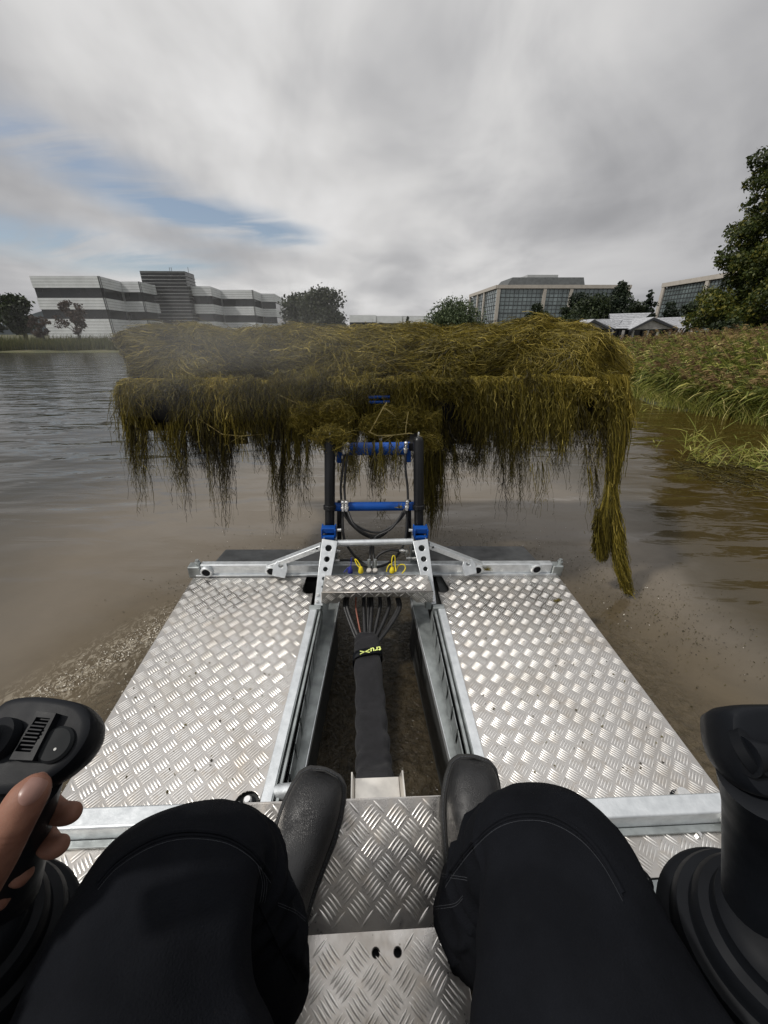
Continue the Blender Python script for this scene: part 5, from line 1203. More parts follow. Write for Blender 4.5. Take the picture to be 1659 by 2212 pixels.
seam([(600, 1950), (635, 1965), (660, 1985)], 'stitching', .00032, M['thread'], .0005, True, 30); seam([(600, 1956), (635, 1971), (660, 1991)], 'stitching', .00032, M['thread'], .0005, True, 30)
seam([(560, 1955), (600, 2040), (640, 2120)], 'side_seam', .0014, M['cloth'], .0004)
# cuffs end over the boots
for sg in (-1, 1):
    c = Vector(LEG[sg][-1][0])

# boots
def boot(toe, heel, lab):
    toe, heel = Vector(toe), Vector(heel); BS = len(bpy.data.objects)
    before = set(bpy.data.objects); ax = (heel - toe); L = ax.length; a = ax.normalized(); s = Vector((a.y, -a.x, 0)); bz = .0065
    hx = (FY - heel.y) / max(.001, toe.y - heel.y); TM = Matrix.Translation((0, FY, FZ)) @ Matrix.Rotation(SA, 4, 'X') @ Matrix.Translation((0, -FY + .0, 0))
    prof = [(-.006, .022, .010, .034), (-.002, .034, .026, .034), (.008, .046, .044, .026), (.028, .0555, .063, .022), (.065, .0610, .076, .020), (.10, .060, .081, .020), (.135, .056, .092, .020), (.165, .051, .112, .022), (.195, .048, .140, .024), (.22, .047, .17, .03), (.25, .045, .18, .03), (.285, .038, .18, .03), (.305, .020, .16, .05)]
    n = 30; rings = []
    for d, w, h, lowc in prof:
        ring_ = []
        for j in range(n):
            th = 2 * math.pi * j / n; c_, s_ = math.cos(th), math.sin(th); e = .75 if s_ < 0 else 1.0
            x = (abs(c_) ** (.8 if s_ > 0 else .5)) * (1 if c_ > 0 else -1) * w; z = .030 + (h - .018) * (s_ if s_ > 0 else 0) ** .9 + (s_ * .020 if s_ < 0 else 0)
            ring_.append(toe + a * d + s * (x + .006 * math.sin(d * 9)) + Vector((0, 0, bz - toe.z + z)))
        rings.append(ring_)
    b = MB(); loft(b, rings); bo = b.build('boot', M['leather'], per, smooth=True, sub=2, label=lab); bo.data.shade_smooth()
    # creases across the vamp
    def outl(dz, gr): 
        pts_ = []
        for i in range(49):
            th = 2 * math.pi * i / 48; d = .148 - math.cos(th) * .158; 
            w = np.interp(d, [-.01, -.004, .010, .036, .07, .105, .15, .2, .25, .29, .306], [.0, .034, .050, .0585, .0635, .0635, .056, .048, .046, .038, .0]) + gr
            sgn = 1 if math.sin(th) > 0 else -1
            if i in (0, 24, 48): w = 0
            pts_.append(toe + a * (d + (-gr if d < .1 else gr) * abs(math.cos(th))) + s * (w * sgn + .006 * math.sin(d * 9)) + Vector((0, 0, bz - toe.z + dz)))
        return pts_[:-1]
    so = MB(); loft(so, [outl(.0, .0), outl(.003, .005), outl(.018, .007), outl(.022, .006), outl(.025, -.006)]); sole = so.build('sole', M['sole'], bo, smooth=True)
    st_ = MB(); o_ = outl(.0245, .0015)
    for i in range(len(o_)):
        p, q_ = o_[i], o_[(i + 1) % len(o_)]
        for k in range(3): st_.tube([p.lerp(q_, (k + .1) / 3), p.lerp(q_, (k + .7) / 3)], .0009, 5)
    st_.build('welt_stitching', M['thread'], sole)
    sm = MB(); o_ = [p for p in outl(.030, -.0015)]; 
    sm.tube(o_ + [o_[0]], .0022, 6).build('welt', M['sole'], sole, smooth=True)
    for ob in set(bpy.data.objects) - before:
        if ob.type == 'MESH': ob.data.transform(TM)
boot((-.078, .545, 0), (-.158, .262, 0), 'boot set on the footplate beside the slot'); boot((.276, .560, 0), (.228, .267, 0), 'boot whose toe rests over the rail')

# hand (one continuous skin mesh with the forearm); thumb over the front of the grip, two fingertips showing behind it
v, f = [], []
def finger(ps, rs): 
    m = MB(); k = len(ps); P3 = [Vector(p) for p in ps]; out = []; rr = []
    for i in range(30):
        t_ = i / 29 * (k - 1); a = min(int(t_), k - 2); ff = t_ - a; q_ = [P3[max(a - 1, 0)], P3[a], P3[a + 1], P3[min(a + 2, k - 1)]]; q2 = [rs[max(a - 1, 0)], rs[a], rs[a + 1], rs[min(a + 2, k - 1)]]
        g4 = lambda z: .5 * (z[1] * 2 + (z[2] - z[0]) * ff + (z[0] * 2 - z[1] * 5 + z[2] * 4 - z[3]) * ff * ff + (z[1] * 3 - z[0] - z[2] * 3 + z[3]) * ff ** 3)
        out.append(g4(q_)); rr.append(max(.003, g4(q2)))
    m.tube(out, rr, 20); n0 = len(v); v.extend(m.v); f.extend([tuple(n0 + i for i in q_) for q_ in m.f])
mt = lambda u, v_, z: mat_(u, v_, z=z)
thumb = [mt(-90, 1960, .765), mt(-25, 1860, .80), mt(22, 1790, .825), mt(52, 1735, .838), mt(74, 1702, .842), mt(80, 1690, .840)]
finger(thumb, [.0215, .0192, .0152, .0147, .0128, .0068])
wrist = mt(-330, 2010, .72); palm = mt(-160, 1880, .735)
for tip, mid2, kn in (((170, 1756, .745), (60, 1752, .735), (-110, 1765, .745)), ((142, 1826, .712), (60, 1826, .70), (-110, 1845, .72)), ((66, 1885, .685), (10, 1890, .68), (-120, 1915, .70)), ((20, 1935, .66), (-30, 1945, .655), (-130, 1975, .675))):
    A = mt(*tip); B = mt(*mid2); C_ = mt(*kn)
    finger([palm, C_, C_.lerp(B, .6) + Vector((0, .022, .0)), B + Vector((0, .014, 0)), B.lerp(A, .6), A - (A - B).normalized() * .006, A], [.018, .0125, .0118, .0112, .0108, .0095, .005])
m = MB(); m.tube([palm + Vector((.03, 0, .01)), palm, palm.lerp(wrist, .5), wrist, wrist + Vector((-.03, -.14, -.03)), wrist + Vector((-.04, -.26, -.05))], [.022, .034, .033, .027, .033, .042], 24)
n0 = len(v); v += m.v; f += [tuple(n0 + i for i in q_) for q_ in m.f]
def skinfold(co, no):
    out = co.copy(); k1 = thumb[2]; dr = (thumb[3] - thumb[1]).normalized()
    for i in range(len(co)):
        p = Vector(co[i]); t_ = (p - k1).dot(dr); r_ = (p - k1 - dr * t_).length
        if r_ < .03 and abs(t_) < .03:
            c_ = sum(math.exp(-((t_ - o_ + .0015 * noise.noise(p * 150)) / .0011) ** 2) for o_ in (-.004, .0, .0045)) * max(0, no[i][2] * .8 + .25)
            out[i] = co[i] - no[i] * .0009 * c_
    return out
hand = remeshed('body', v, f, M['skin'], .0016, per, 8, skinfold)
# thumbnail
td = (thumb[4] - thumb[3]).normalized(); eye = (Vector((0, 0, 1.2)) - thumb[4]).normalized(); sd_ = td.cross(eye).normalized(); nn = sd_.cross(td).normalized()
hb = BVHTree.FromPolygons([vv.co.copy() for vv in hand.data.vertices], [tuple(p.vertices) for p in hand.data.polygons])
nl = MB(); nu, nv_ = 11, 9; ctr = thumb[4] + td * .0005
ok = True
for i in range(nv_):
    fy = -1 + 2 * i / (nv_ - 1)
    for j in range(nu):
        fx = -1 + 2 * j / (nu - 1); w = .0076 * (1 - .5 * max(0, abs(fy) - .55) ** 1.3 * 2)
        q_ = ctr + td * (fy * .0085 - .0022 * (1 - fx * fx) * (1 if fy < 0 else -1) * abs(fy)) + sd_ * fx * w + nn * .05
        h_ = hb.ray_cast(q_, -nn); p = (h_[0] if h_[0] is not None else q_ - nn * .05)
        nl.v.append(tuple(p + nn * (.0010 - .0009 * max(abs(fx), abs(fy)) ** 4)))
for i in range(nv_ - 1):
    for j in range(nu - 1): a = i * nu + j; nl.f.append((a, a + 1, a + nu + 1, a + nu))
nl.build('thumbnail', M['nail'], per, smooth=True, sub=1).data.shade_smooth()
sl = MB(); sl.tube([wrist + Vector((-.008, -.04, -.01)), wrist + Vector((-.03, -.14, -.03)), wrist + Vector((-.05, -.32, -.05))], [.040, .052, .062], 24).build('sleeve', M['cloth'], per, smooth=True)

m = MB(); m.tube([(.0, -.30, .48), (.005, -.33, .62), (.005, -.33, .80), (.005, -.31, .95), (.005, -.30, 1.04)], [.165, .165, .185, .175, .07], 30)
for sg in (-1, 1): m.tube([(.0, -.31, .99), (sg * .15, -.31, .985), (sg * .205, -.30, .93)], [.075, .07, .06], 20)
m.tube([(-.205, -.30, .95), (-.27, -.24, .80), (-.325, -.19, .69), (-.36, -.09, .685), tuple(wrist + Vector((-.03, -.12, -.03)))], [.062, .056, .052, .048, .042], 20)
m.tube([(.205, -.30, .95), (.25, -.24, .80), (.235, -.19, .78), (.16, -.13, .98), (.11, -.085, 1.10)], [.062, .056, .052, .046, .036], 20)
remeshed('jacket', m.v, m.f, M['cloth'], .011, per, 6)
v2, f2 = [], []
m = MB(); m.tube([(.005, -.30, 1.0), (.005, -.29, 1.12)], [.055, .055], 20); m.lathe([(.03, -.125), (.055, -.10), (.068, -.05), (.076, 0), (.078, .05), (.066, .095), (.035, .12)], (.005, -.275, 1.22), (0, .08, 1), 28)
m.tube([(.005, -.195, 1.235), (.005, -.178, 1.205), (.005, -.185, 1.198)], [.008, .012, .008], 10); m.tube([(-.022, -.196, 1.165), (.032, -.196, 1.165)], .007, 8)
for sg in (-1, 1): m.tube([(.005 + sg * .078, -.275, 1.25), (.005 + sg * .088, -.285, 1.225), (.005 + sg * .080, -.275, 1.19)], [.008, .013, .007], 10)
remeshed('head', m.v, m.f, M['skin'], .006, per, 4)
MB().lathe([(.08, -.02), (.089, .02), (.084, .07), (.055, .11), (.01, .125)], (.005, -.285, 1.235), (0, -.12, 1), 28).build('hair', M['bark'], per, smooth=True)
for sg in (-1, 1): MB().lathe([(.003, -.002), (.011, 0), (.008, .006), (.001, .009)], (.005 + sg * .030, -.205, 1.225), (0, 1, 0), 14).build('eye', M['dot'], per, smooth=True)
m = MB(); PR_ = BM.to_4x4(); ph = lambda x, y, z: Vector((0, 0, 1.2)) + BM @ Vector((x, y, z))
m.tube([(.11, -.085, 1.10), ph(.055, -.05, -.05), ph(.052, -.02, -.035)], [.028, .034, .028], 18)
for k in range(4): m.tube([ph(.050, -.045 + k * .02, -.04), ph(.066, -.05 + k * .02, -.022), ph(.058, -.052 + k * .02, -.004 - .004)], [.011, .0095, .008], 12)
m.tube([ph(.05, -.04, -.05), ph(.03, -.02, -.042), ph(.005, -.012, -.036)], [.014, .011, .009], 12)
remeshed('phone_hand', m.v, m.f, M['skin'], .004, per, 4)
phn = MB(); c8 = [ph(x, y, z) for z in (-.024, -.016) for x, y in ((-.030, -.125), (.042, -.125), (.042, .025), (-.030, .025))]; phn.hexa(c8[:4], c8[4:])
pho = phn.build('phone', M['plastic'], bevel=.003); pho.matrix_world = M2W; tag(pho, 'black phone held up in front of the face of the seated person', 'phone')

# ================================================================== WATER WEED ON THE RAKE (hangs plumb, so built in world space)
top_prof = [(276, 735), (284, 722), (320, 715), (360, 709), (400, 710), (450, 715), (500, 722), (560, 724), (600, 722), (630, 712), (655, 712), (700, 716), (760, 722), (800, 715), (870, 720), (910, 715), (960, 722), (1000, 712), (1050, 711), (1075, 712), (1100, 705), (1160, 702), (1220, 705), (1280, 716), (1315, 735), (1336, 765), (1344, 800)]
us = np.array([a for a, _ in top_prof], float); vs_ = np.array([b for _, b in top_prof], float)
YP = 2.85
tx = np.array([wat(a, b, y=YP).x for a, b in top_prof]); tz = np.array([wat(a, b, y=YP).z for a, b in top_prof])
tz = tz + .03 * np.array([max(-.3, noise.noise(Vector((q_ * 3.4, 11, 0)))) for q_ in tx]) * (np.abs(tx) < 1.5)
XL, XR = tx[0] - .02, tx[-1] + .01
def pile_pt(x, s):
    """x across, s 0 (behind the lip) .. 1 (crest) .. 1.6 (far side); arrays"""
    zt2 = np.interp(x, tx, tz); ph = s * np.pi / 2
    side = np.clip((x - XL) / .16, 0, 1) * np.clip((XR - x) / .22, 0, 1); side = np.sqrt(side)
    y = YP - .42 * np.cos(ph) * (.75 + .25 * side) + .06 * np.sin(x * 7 + 1) * (1 - np.clip(s, 0, 1))
    z = 1.30 + (zt2 - 1.30) * np.sin(np.clip(ph, 0, np.pi)) ** .8
    xx = x * (y / YP)
    return xx, y, z
nz = lambda x, y, a, b: np.array([noise.noise(Vector((p * a, q_ * b, 3.1))) for p, q_ in zip(x.ravel(), y.ravel())]).reshape(x.shape)
gx, gs = np.meshgrid(np.linspace(XL, XR, 190), np.linspace(-.05, 1.9, 46))
lump = nz(gx, gs, 3.2, 2.2) * .085 + nz(gx, gs, 8, 5) * .040
def lumpf(x, s): return np.array([noise.noise(Vector((p * 3.2, q_ * 2.2, 3.1))) * .085 + noise.noise(Vector((p * 8, q_ * 5, 3.1))) * .040 for p, q_ in zip(x, s)])
x_, y_, z_ = pile_pt(gx, gs); nx_ = gx.shape[1]
cap_ = np.clip(1 - gs, 0, 1); lump = lump * np.clip(gs * 2.2, 0, 1); V = np.stack([x_, y_ - lump * 1.3 + .02, z_ + lump * .45 - .012], -1).reshape(-1, 3)
i = (np.arange(gx.shape[0] - 1)[:, None] * nx_ + np.arange(nx_ - 1)[None]).ravel()
heap = empty('weed_heap', (0, 2.8, 1.3)); HI = Matrix.Translation((0, -2.8, -1.3)); tag(heap, 'long heap of dripping olive water weed piled along the raised rake', 'weed heap')
off = np.array([0, 2.8, 1.3])
fastmesh('packed_weed', V - off, np.stack([i, i + nx_, i + nx_ + 1, i + 1], 1), M['weed_base'], heap, smooth=True)
L = []
N = 74000; x0 = rng.uniform(XL + .01, XR - .01, N); s0 = rng.uniform(.0, 1.32, N) ** .9 * 1.25; K = 8
# combed in tresses: neighbouring strands share a direction
dirn = np.array([noise.noise(Vector((a * 2.3, b * 1.6, 9))) for a, b in zip(x0, s0)]) * 3.0 + .55 * np.tanh(x0 * .9) + rng.normal(0, .35, N)
dirn = np.where(rng.uniform(size=N) < .22, rng.uniform(-3, 3, N), dirn)
ln = rng.uniform(.06, .30, N); P = np.zeros((N, K, 3)); xk, sk = x0.copy(), s0.copy(); kink = rng.normal(0, .5, (N, K))
for k in range(K):
    lx, ly, lz = pile_pt(xk, sk); lm = lumpf(xk, sk) * np.clip(sk * 2.2, 0, 1); o_ = rng.uniform(.0, .02, N) if k == 0 else o_
    P[:, k] = np.stack([lx, ly - lm * 1.3 - o_ * 1.1, lz + lm * .45 + o_ * .9], -1)
    a = dirn + kink[:, k] * .6; xk = xk + np.sin(a) * ln / K * 1.4; sk = sk - np.cos(a) * ln / K * 1.5
    xk = np.clip(xk, XL, XR); sk = np.clip(sk, -.04, 1.8)
P += jitter(N, K, .020)
tn = np.array([noise.noise(Vector((a * 1.9, b * 1.7, 5))) for a, b in zip(x0, s0)])
tint = np.clip(.54 + .38 * tn + rng.normal(0, .21, N) + .05 * x0, 0.02, 1)
L.append(ribbon_data(P, np.full((N, K), .00085) * rng.uniform(.6, 1.9, N)[:, None], tint))
# loose ends sticking up along the crest
N = 3500; x0 = rng.uniform(XL, XR, N); s0 = rng.normal(1.0, .25, N); lx, ly, lz = pile_pt(x0, s0); P = np.zeros((N, 6, 3)); az = rng.uniform(0, 6.28, N); ln = rng.uniform(.03, .11, N)
for k in range(6):
    f_ = k / 5; P[:, k] = np.stack([lx + np.cos(az) * ln * f_, ly + np.sin(az) * ln * f_, lz + ln * (.55 * f_ - .75 * f_ * f_) + .004], -1)
P += jitter(N, 6, .006); L.append(ribbon_data(P, np.full((N, 6), .0012), np.clip(rng.normal(.5, .2, N), 0, 1)))
V, F, T = join_data(L); fastmesh('weed_strands', V - off, F, M['weed'], heap, tint=T, kind='stuff')

# fringe over the rake bar and the hanging locks (positions: photo column, top row, bottom row, spread)
fr_ = empty('weed_fringe', (0, 2.2, 1.3)); tag(fr_, 'ragged curtain of dripping weed hanging off the edge of the rake', 'hanging weed'); offF = np.array([0, 2.2, 1.3]); L = []
YF_ = 2.235
def lip_x(u): return wat(u, 825, y=YF_).x
def lock(u0, v0, w0, u1, v1, w1, n_, wid=.0016, body=.55, dark=0., yy=YF_, K=16, wild=.022, power=1.15):
    """strands starting across u0±w0 at row v0, drawn together towards (u1, v1)"""
    n = max(12, int(n_ * .62)); nc = max(2, int(w0 / 5)); cj = np.linspace(-1, 1, nc) + rng.normal(0, .12, nc); ej = rng.uniform(.72, 1.0, nc); ej[rng.integers(0, nc)] = 1
    ci = rng.integers(0, nc, n); a = cj[ci] + rng.normal(0, .42 / nc + .03, n); ab = cj[ci] + rng.normal(0, .16 / nc, n)
    ends = (body + (1 - body) * rng.uniform(0, 1, n) ** power) * ej[ci]; ends = np.where(rng.uniform(size=n) < .4, ends * rng.uniform(.5, 1, n), ends)
    top = np.array([wat(u0 + w0 * q_, v0 + rng.uniform(-4, 6), y=yy + rng.uniform(-.05, .05)) for q_ in a])
    bot = np.array([wat(u1 + w1 * q_ + 1.2 * rng.normal(), v1, y=yy + rng.uniform(-.04, .04)) for q_ in ab])
    P = np.zeros((n, K, 3)); t_ = np.linspace(0, 1, K)
    for k in range(K):
        f_ = t_[k] * ends; g_ = f_ ** .8
        P[:, k, 0] = top[:, 0] * (1 - g_) + bot[:, 0] * g_; P[:, k, 1] = top[:, 1]; P[:, k, 2] = top[:, 2] * (1 - f_) + bot[:, 2] * f_
    J = jitter(n, K, wild * 1.35); J[:, :, 2] *= .3; P += J * np.clip(t_ * 1.5, 0, 1)[None, :, None]
    tk = np.clip(.56 - dark + rng.normal(0, .14, n)[:, None] - .16 * (t_[None] * ends[:, None]) + .12 * rng.normal(size=nc)[ci][:, None], .0, 1)
    W_ = wid * .72 * rng.uniform(.6, 1.8, n)[:, None] * (1.1 - .6 * t_[None]); L.append(ribbon_data(P, W_, tk))
    # side sprigs give the feathery look
    m_ = int(n * 2.2); i0 = rng.integers(0, n, m_); kk = rng.integers(2, K - 1, m_); b0 = P[i0, kk]; az = rng.uniform(0, 6.28, m_); l_ = rng.uniform(.008, .030, m_)
    Q = np.zeros((m_, 3, 3))
    for k in range(3):
        f_ = k / 2; Q[:, k] = b0 + np.stack([np.cos(az) * l_ * f_ * .8, np.sin(az) * l_ * f_ * .6, -l_ * f_ * f_ * 1.1], -1)
    L.append(ribbon_data(Q, np.full((m_, 3), wid * .8), np.clip(tk[i0, kk] + rng.normal(0, .08, m_), 0, 1)))
# band that folds over the bar (leaves two dark openings and the gap in the middle)
N = 15000; u = rng.uniform(262, 1332, N)
def openness(u): return np.clip(np.exp(-((u - 345) / 44) ** 4) * 1.4 + np.exp(-((u - 1275) / 38) ** 4) * 1.6 + np.exp(-((u - 818) / 24) ** 4) * 3 + np.exp(-((u - 470) / 22) ** 2) * .35 + np.exp(-((u - 965) / 44) ** 4) * 1.1 + np.exp(-((u - 300) / 14) ** 2) * .8 + np.exp(-((u - 740) / 14) ** 2) * .4, 0, 1)
op = openness(u); u += 5 * np.sin(u * .31) + 3 * np.sin(u * .83 + 1); nl = np.array([noise.noise(Vector((q_ * .035, 2, 0))) + .6 * noise.noise(Vector((q_ * .11, 5, 0))) for q_ in u]); lenf = np.where(rng.uniform(size=N) < op, rng.uniform(.015, .075, N), rng.uniform(.06, .27, N) * np.clip(1 + 1.3 * nl, .35, 1.8))
xx = wat(0, 825, y=YF_).x + (u) * (wat(1659, 825, y=YF_).x - wat(0, 825, y=YF_).x) / 1659
K = 12; P = np.zeros((N, K, 3)); dr = rng.normal(0, .05, N)
zl = np.interp(xx, [-1.5, 1.36], [1.345, 1.365]) + np.array([.022 * noise.noise(Vector((a * 4, 0, 0))) + .012 * noise.noise(Vector((a * 13, 3, 0))) for a in xx])
for k in range(K):
    f_ = k / (K - 1); arc = np.clip(f_ / .28, 0, 1); g_ = np.clip((f_ - .28) / .72, 0, 1)
    P[:, k, 0] = xx + dr * f_; P[:, k, 1] = 2.36 - .13 * np.sin(arc * 1.57) - .01 * g_ + rng.uniform(-.012, .012, N); P[:, k, 2] = zl + .018 * np.sin(arc * 2.6) - .012 * arc - lenf * g_
P += jitter(N, K, .034)
P[:, :, 2] = np.minimum(P[:, :, 2], (zl + .028)[:, None])
tb = np.clip(.56 + .45 * np.array([noise.noise(Vector((a * 4, 7, 0))) for a in xx]) + rng.normal(0, .17, N), 0, 1)[:, None] + np.where(np.arange(K) < 5, .12, -.03)[None]  # first steps made paler, painting the lit lip into the strand colour
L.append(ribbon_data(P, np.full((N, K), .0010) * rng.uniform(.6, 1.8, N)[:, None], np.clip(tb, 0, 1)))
for a in [(276, 835, 16, 290, 1010, 12, 260, .0016, .4, .12), (298, 900, 26, 312, 1122, 5, 380, .0015, .35, .22), (335, 925, 18, 345, 1040, 14, 110, .0014, .3, .15), (375, 915, 30, 404, 1110, 8, 340, .0015, .3, .25), (392, 900, 10, 410, 1142, 3, 60, .0014, .6, .2),
          (405, 845, 24, 400, 985, 18, 320, .0016, .4, -.02), (462, 850, 55, 478, 1040, 34, 1200, .0016, .55, .40), (480, 930, 30, 486, 1160, 14, 320, .0014, .35, .25), (440, 930, 16, 448, 1010, 8, 120, .0014, .5, .25), (545, 830, 44, 560, 960, 36, 1100, .0016, .5, .0),
          (578, 860, 44, 594, 1022, 30, 1100, .0016, .5, .38), (600, 960, 14, 607, 1166, 3, 260, .0014, .5, .2), (645, 860, 26, 646, 1010, 20, 620, .0016, .45, -.08), (635, 950, 10, 628, 1105, 5, 170, .0014, .5, -.02), (655, 950, 8, 665, 1136, 3, 110, .0013, .5, .1),
          (690, 860, 26, 690, 990, 22, 420, .0015, .4, .15), (728, 840, 34, 735, 985, 26, 420, .0015, .4, .1), (752, 900, 20, 756, 1082, 12, 480, .0016, .45, .02), (788, 880, 20, 786, 1000, 16, 300, .0015, .4, .05), (815, 905, 18, 815, 1090, 7, 520, .0016, .5, .12), (826, 1080, 5, 828, 1148, 4, 40, .0013, .4, .1),
          (850, 900, 18, 852, 1060, 9, 330, .0015, .4, .05), (882, 900, 16, 880, 1030, 14, 220, .0015, .4, .1), (925, 880, 20, 926, 1165, 14, 1300, .0018, .72, .0), (950, 930, 14, 960, 1010, 8, 260, .0015, .4, .1), (965, 960, 14, 968, 1150, 10, 110, .0013, .3, .15),
          (990, 912, 56, 1000, 1020, 48, 800, .0016, .45, .42), (1058, 850, 30, 1052, 1060, 26, 700, .0015, .35, .20), (1000, 980, 40, 1000, 1055, 34, 220, .0014, .3, .25), (1100, 830, 50, 1105, 975, 46, 1700, .0016, .5, .0), (1110, 900, 34, 1106, 1078, 26, 700, .0015, .4, .05),
          (1128, 1000, 6, 1127, 1145, 3, 30, .0013, .7, .1), (1095, 1000, 10, 1092, 1132, 6, 60, .0013, .5, .1), (1155, 1000, 6, 1153, 1118, 4, 30, .0013, .6, .1), (1176, 1000, 5, 1178, 1142, 3, 26, .0013, .7, .1), (1180, 830, 46, 1184, 985, 42, 1600, .0016, .5, -.02), (1185, 900, 34, 1190, 1058, 26, 500, .0014, .35, .08),
          (1218, 840, 22, 1224, 1000, 24, 620, .0015, .45, .05), (1262, 890, 22, 1266, 1020, 18, 260, .0014, .35, .22), (1268, 960, 5, 1266, 1112, 3, 40, .0013, .7, .2), (1290, 890, 18, 1296, 1000, 14, 200, .0014, .35, .2), (1280, 1010, 6, 1284, 1170, 4, 70, .0014, .6, .15), (1305, 900, 10, 1306, 1040, 8, 120, .0014, .35, .1),
          (1313, 826, 6, 1312, 900, 5, 260, .0016, .5, -.05)]: lock(*a)
for k in range(26):      # tresses slipping from the heap over the bar
    u = rng.uniform(275, 1325); w = rng.uniform(5, 16); le = rng.uniform(20, 70) * (0.5 if openness(u) > .5 else 1)
    lock(u, rng.uniform(792, 822), w, u + rng.normal(0, 8), 825 + le, w * .8, int(55 * w / 8), .0015, .35, rng.uniform(-.16, .22), yy=rng.uniform(2.20, 2.27), K=10, wild=.03)
for a in [(776, 952, 12, 778, 1020, 8, 40), (815, 955, 8, 817, 1088, 6, 110), (850, 952, 10, 854, 1044, 7, 60), (758, 962, 6, 760, 1060, 6, 60), (733, 945, 16, 731, 972, 14, 130)]: lock(*a, .0015, .4, .06, yy=1.79, wild=.016)
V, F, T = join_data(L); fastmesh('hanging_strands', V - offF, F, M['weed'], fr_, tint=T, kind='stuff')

# the long rope of weed at the end of the rake
L = []; lock(1322, 812, 24, 1334, 935, 20, 900, .0018, .8, -.05, yy=2.22, K=14, wild=.02); lock(1304, 950, 8, 1296, 1060, 6, 70, .0014, .4, .1, yy=2.2)
def rope(cl, n, dark=0.):
    C = np.array([[*wat(u, v, y=yy), w * .0028] for u, v, w, yy in cl]); k = len(C); n_ = 24
    lo = rng.uniform(0, 1, n); sp = rng.uniform(.12, .38, n); th0 = rng.uniform(0, 6.28, n); rf = rng.uniform(.15, 1, n) ** .6; P = np.zeros((n, 12, 3))
    for m_ in range(12):
        t_ = np.clip(lo + sp * (m_ / 11) - .1, 0, 1) * (k - 1); a = np.minimum(t_.astype(int), k - 2); f_ = (t_ - a)[:, None]; c_ = C[a] * (1 - f_) + C[a + 1] * f_; th = th0 + 1.1 * (m_ / 11)
        P[:, m_] = c_[:, :3] + np.stack([np.cos(th), np.sin(th) * .8, 0 * th], -1) * (c_[:, 3] * rf)[:, None]
    P += jitter(n, 12, .014); L.append(ribbon_data(P, np.full((n, 12), .0012) * rng.uniform(.6, 1.7, n)[:, None], np.clip(rng.normal(.52 - dark, .2, n), 0, 1)))
rope([(1326, 820, 22, 2.24), (1336, 870, 24, 2.22), (1338, 930, 20, 2.20), (1330, 985, 14, 2.19), (1323, 1040, 8, 2.18), (1318, 1075, 10, 2.17), (1306, 1120, 15, 2.16), (1303, 1165, 15, 2.15), (1300, 1205, 9, 2.14)], 3000)
rope([(1323, 1040, 6, 2.18), (1326, 1090, 7, 2.16), (1332, 1140, 11, 2.15), (1336, 1190, 14, 2.13), (1344, 1235, 13, 2.11), (1352, 1268, 7, 2.10), (1358, 1278, 3, 2.10)], 2200, -.08)
rope([(1290, 1100, 3, 2.16), (1286, 1140, 5, 2.16), (1284, 1190, 4, 2.16)], 260, .12)
V, F, T = join_data(L); c0 = np.array([1.3, 2.2, 1.0]); o = fastmesh('weed_rope', V - c0, F, M['weed'], tint=T); o.location = c0; tag(o, 'thick twisted rope of weed trailing from the end of the rake to the water', 'hanging weed')
# tangles caught on the arms
def tangle(u, v, ru, rv, n, lab, dx=0, Yc=2.12):
    c = wat(u, v, y=Yc); rx_ = (wat(u + ru, v, y=Yc) - c).x; rz_ = (c - wat(u, v + rv, y=Yc)).z; K = 16; d = rng.normal(size=(n, 3)); d /= np.linalg.norm(d, axis=1, keepdims=True)
    ax_ = rng.normal(size=(n, 3)) * np.array([.5, 1, .5]) + np.array([0, 1.2, 0]); ax_ /= np.linalg.norm(ax_, axis=1, keepdims=True); P = np.zeros((n, K, 3)); ar = rng.uniform(.8, 2.6, n); R_ = rng.uniform(.6, 1.0, n)
    e2 = np.cross(ax_, d); kn = rng.normal(0, .38, (5, 3)) * np.array([1, .5, .6]); ki = rng.integers(0, 5, n); R_ = R_ * rng.uniform(.45, .8, 5)[ki]
    for k in range(K):
        th = ar * (k / (K - 1) - .5); q_ = (d * np.cos(th)[:, None] + e2 * np.sin(th)[:, None]) * R_[:, None]; P[:, k] = (q_ + kn[ki]) * np.array([rx_ * 1.15, .07, rz_ * 1.15])
    P += jitter(n, K, .028); V, F, T = ribbon_data(P, np.full((n, K), .0011) * rng.uniform(.6, 1.4, n)[:, None], np.clip(rng.normal(.66, .17, n), 0, 1))
    o = fastmesh('weed_tangle', V, F, M['weed'], tint=T); o.location = c; tag(o, lab, 'weed tangle', 'tangles of weed caught above the arms')
tangle(722, 905, 40, 30, 1500, 'rounded tangle bulging beside the first black arm'); tangle(722, 946, 36, 13, 800, 'flat draped tangle just over the top of the first black arm', Yc=1.80); tangle(880, 912, 32, 32, 1500, 'coppery ball of weed hanging above the second black arm')
tangle(820, 916, 44, 20, 1200, 'golden tangle in the middle between the two arms'); tangle(655, 900, 26, 24, 700, 'pale hooked tangle at the bend of the fallen stalk'); tangle(930, 955, 18, 16, 260, 'small sprig tangle beside the top of the second arm', Yc=2.05)
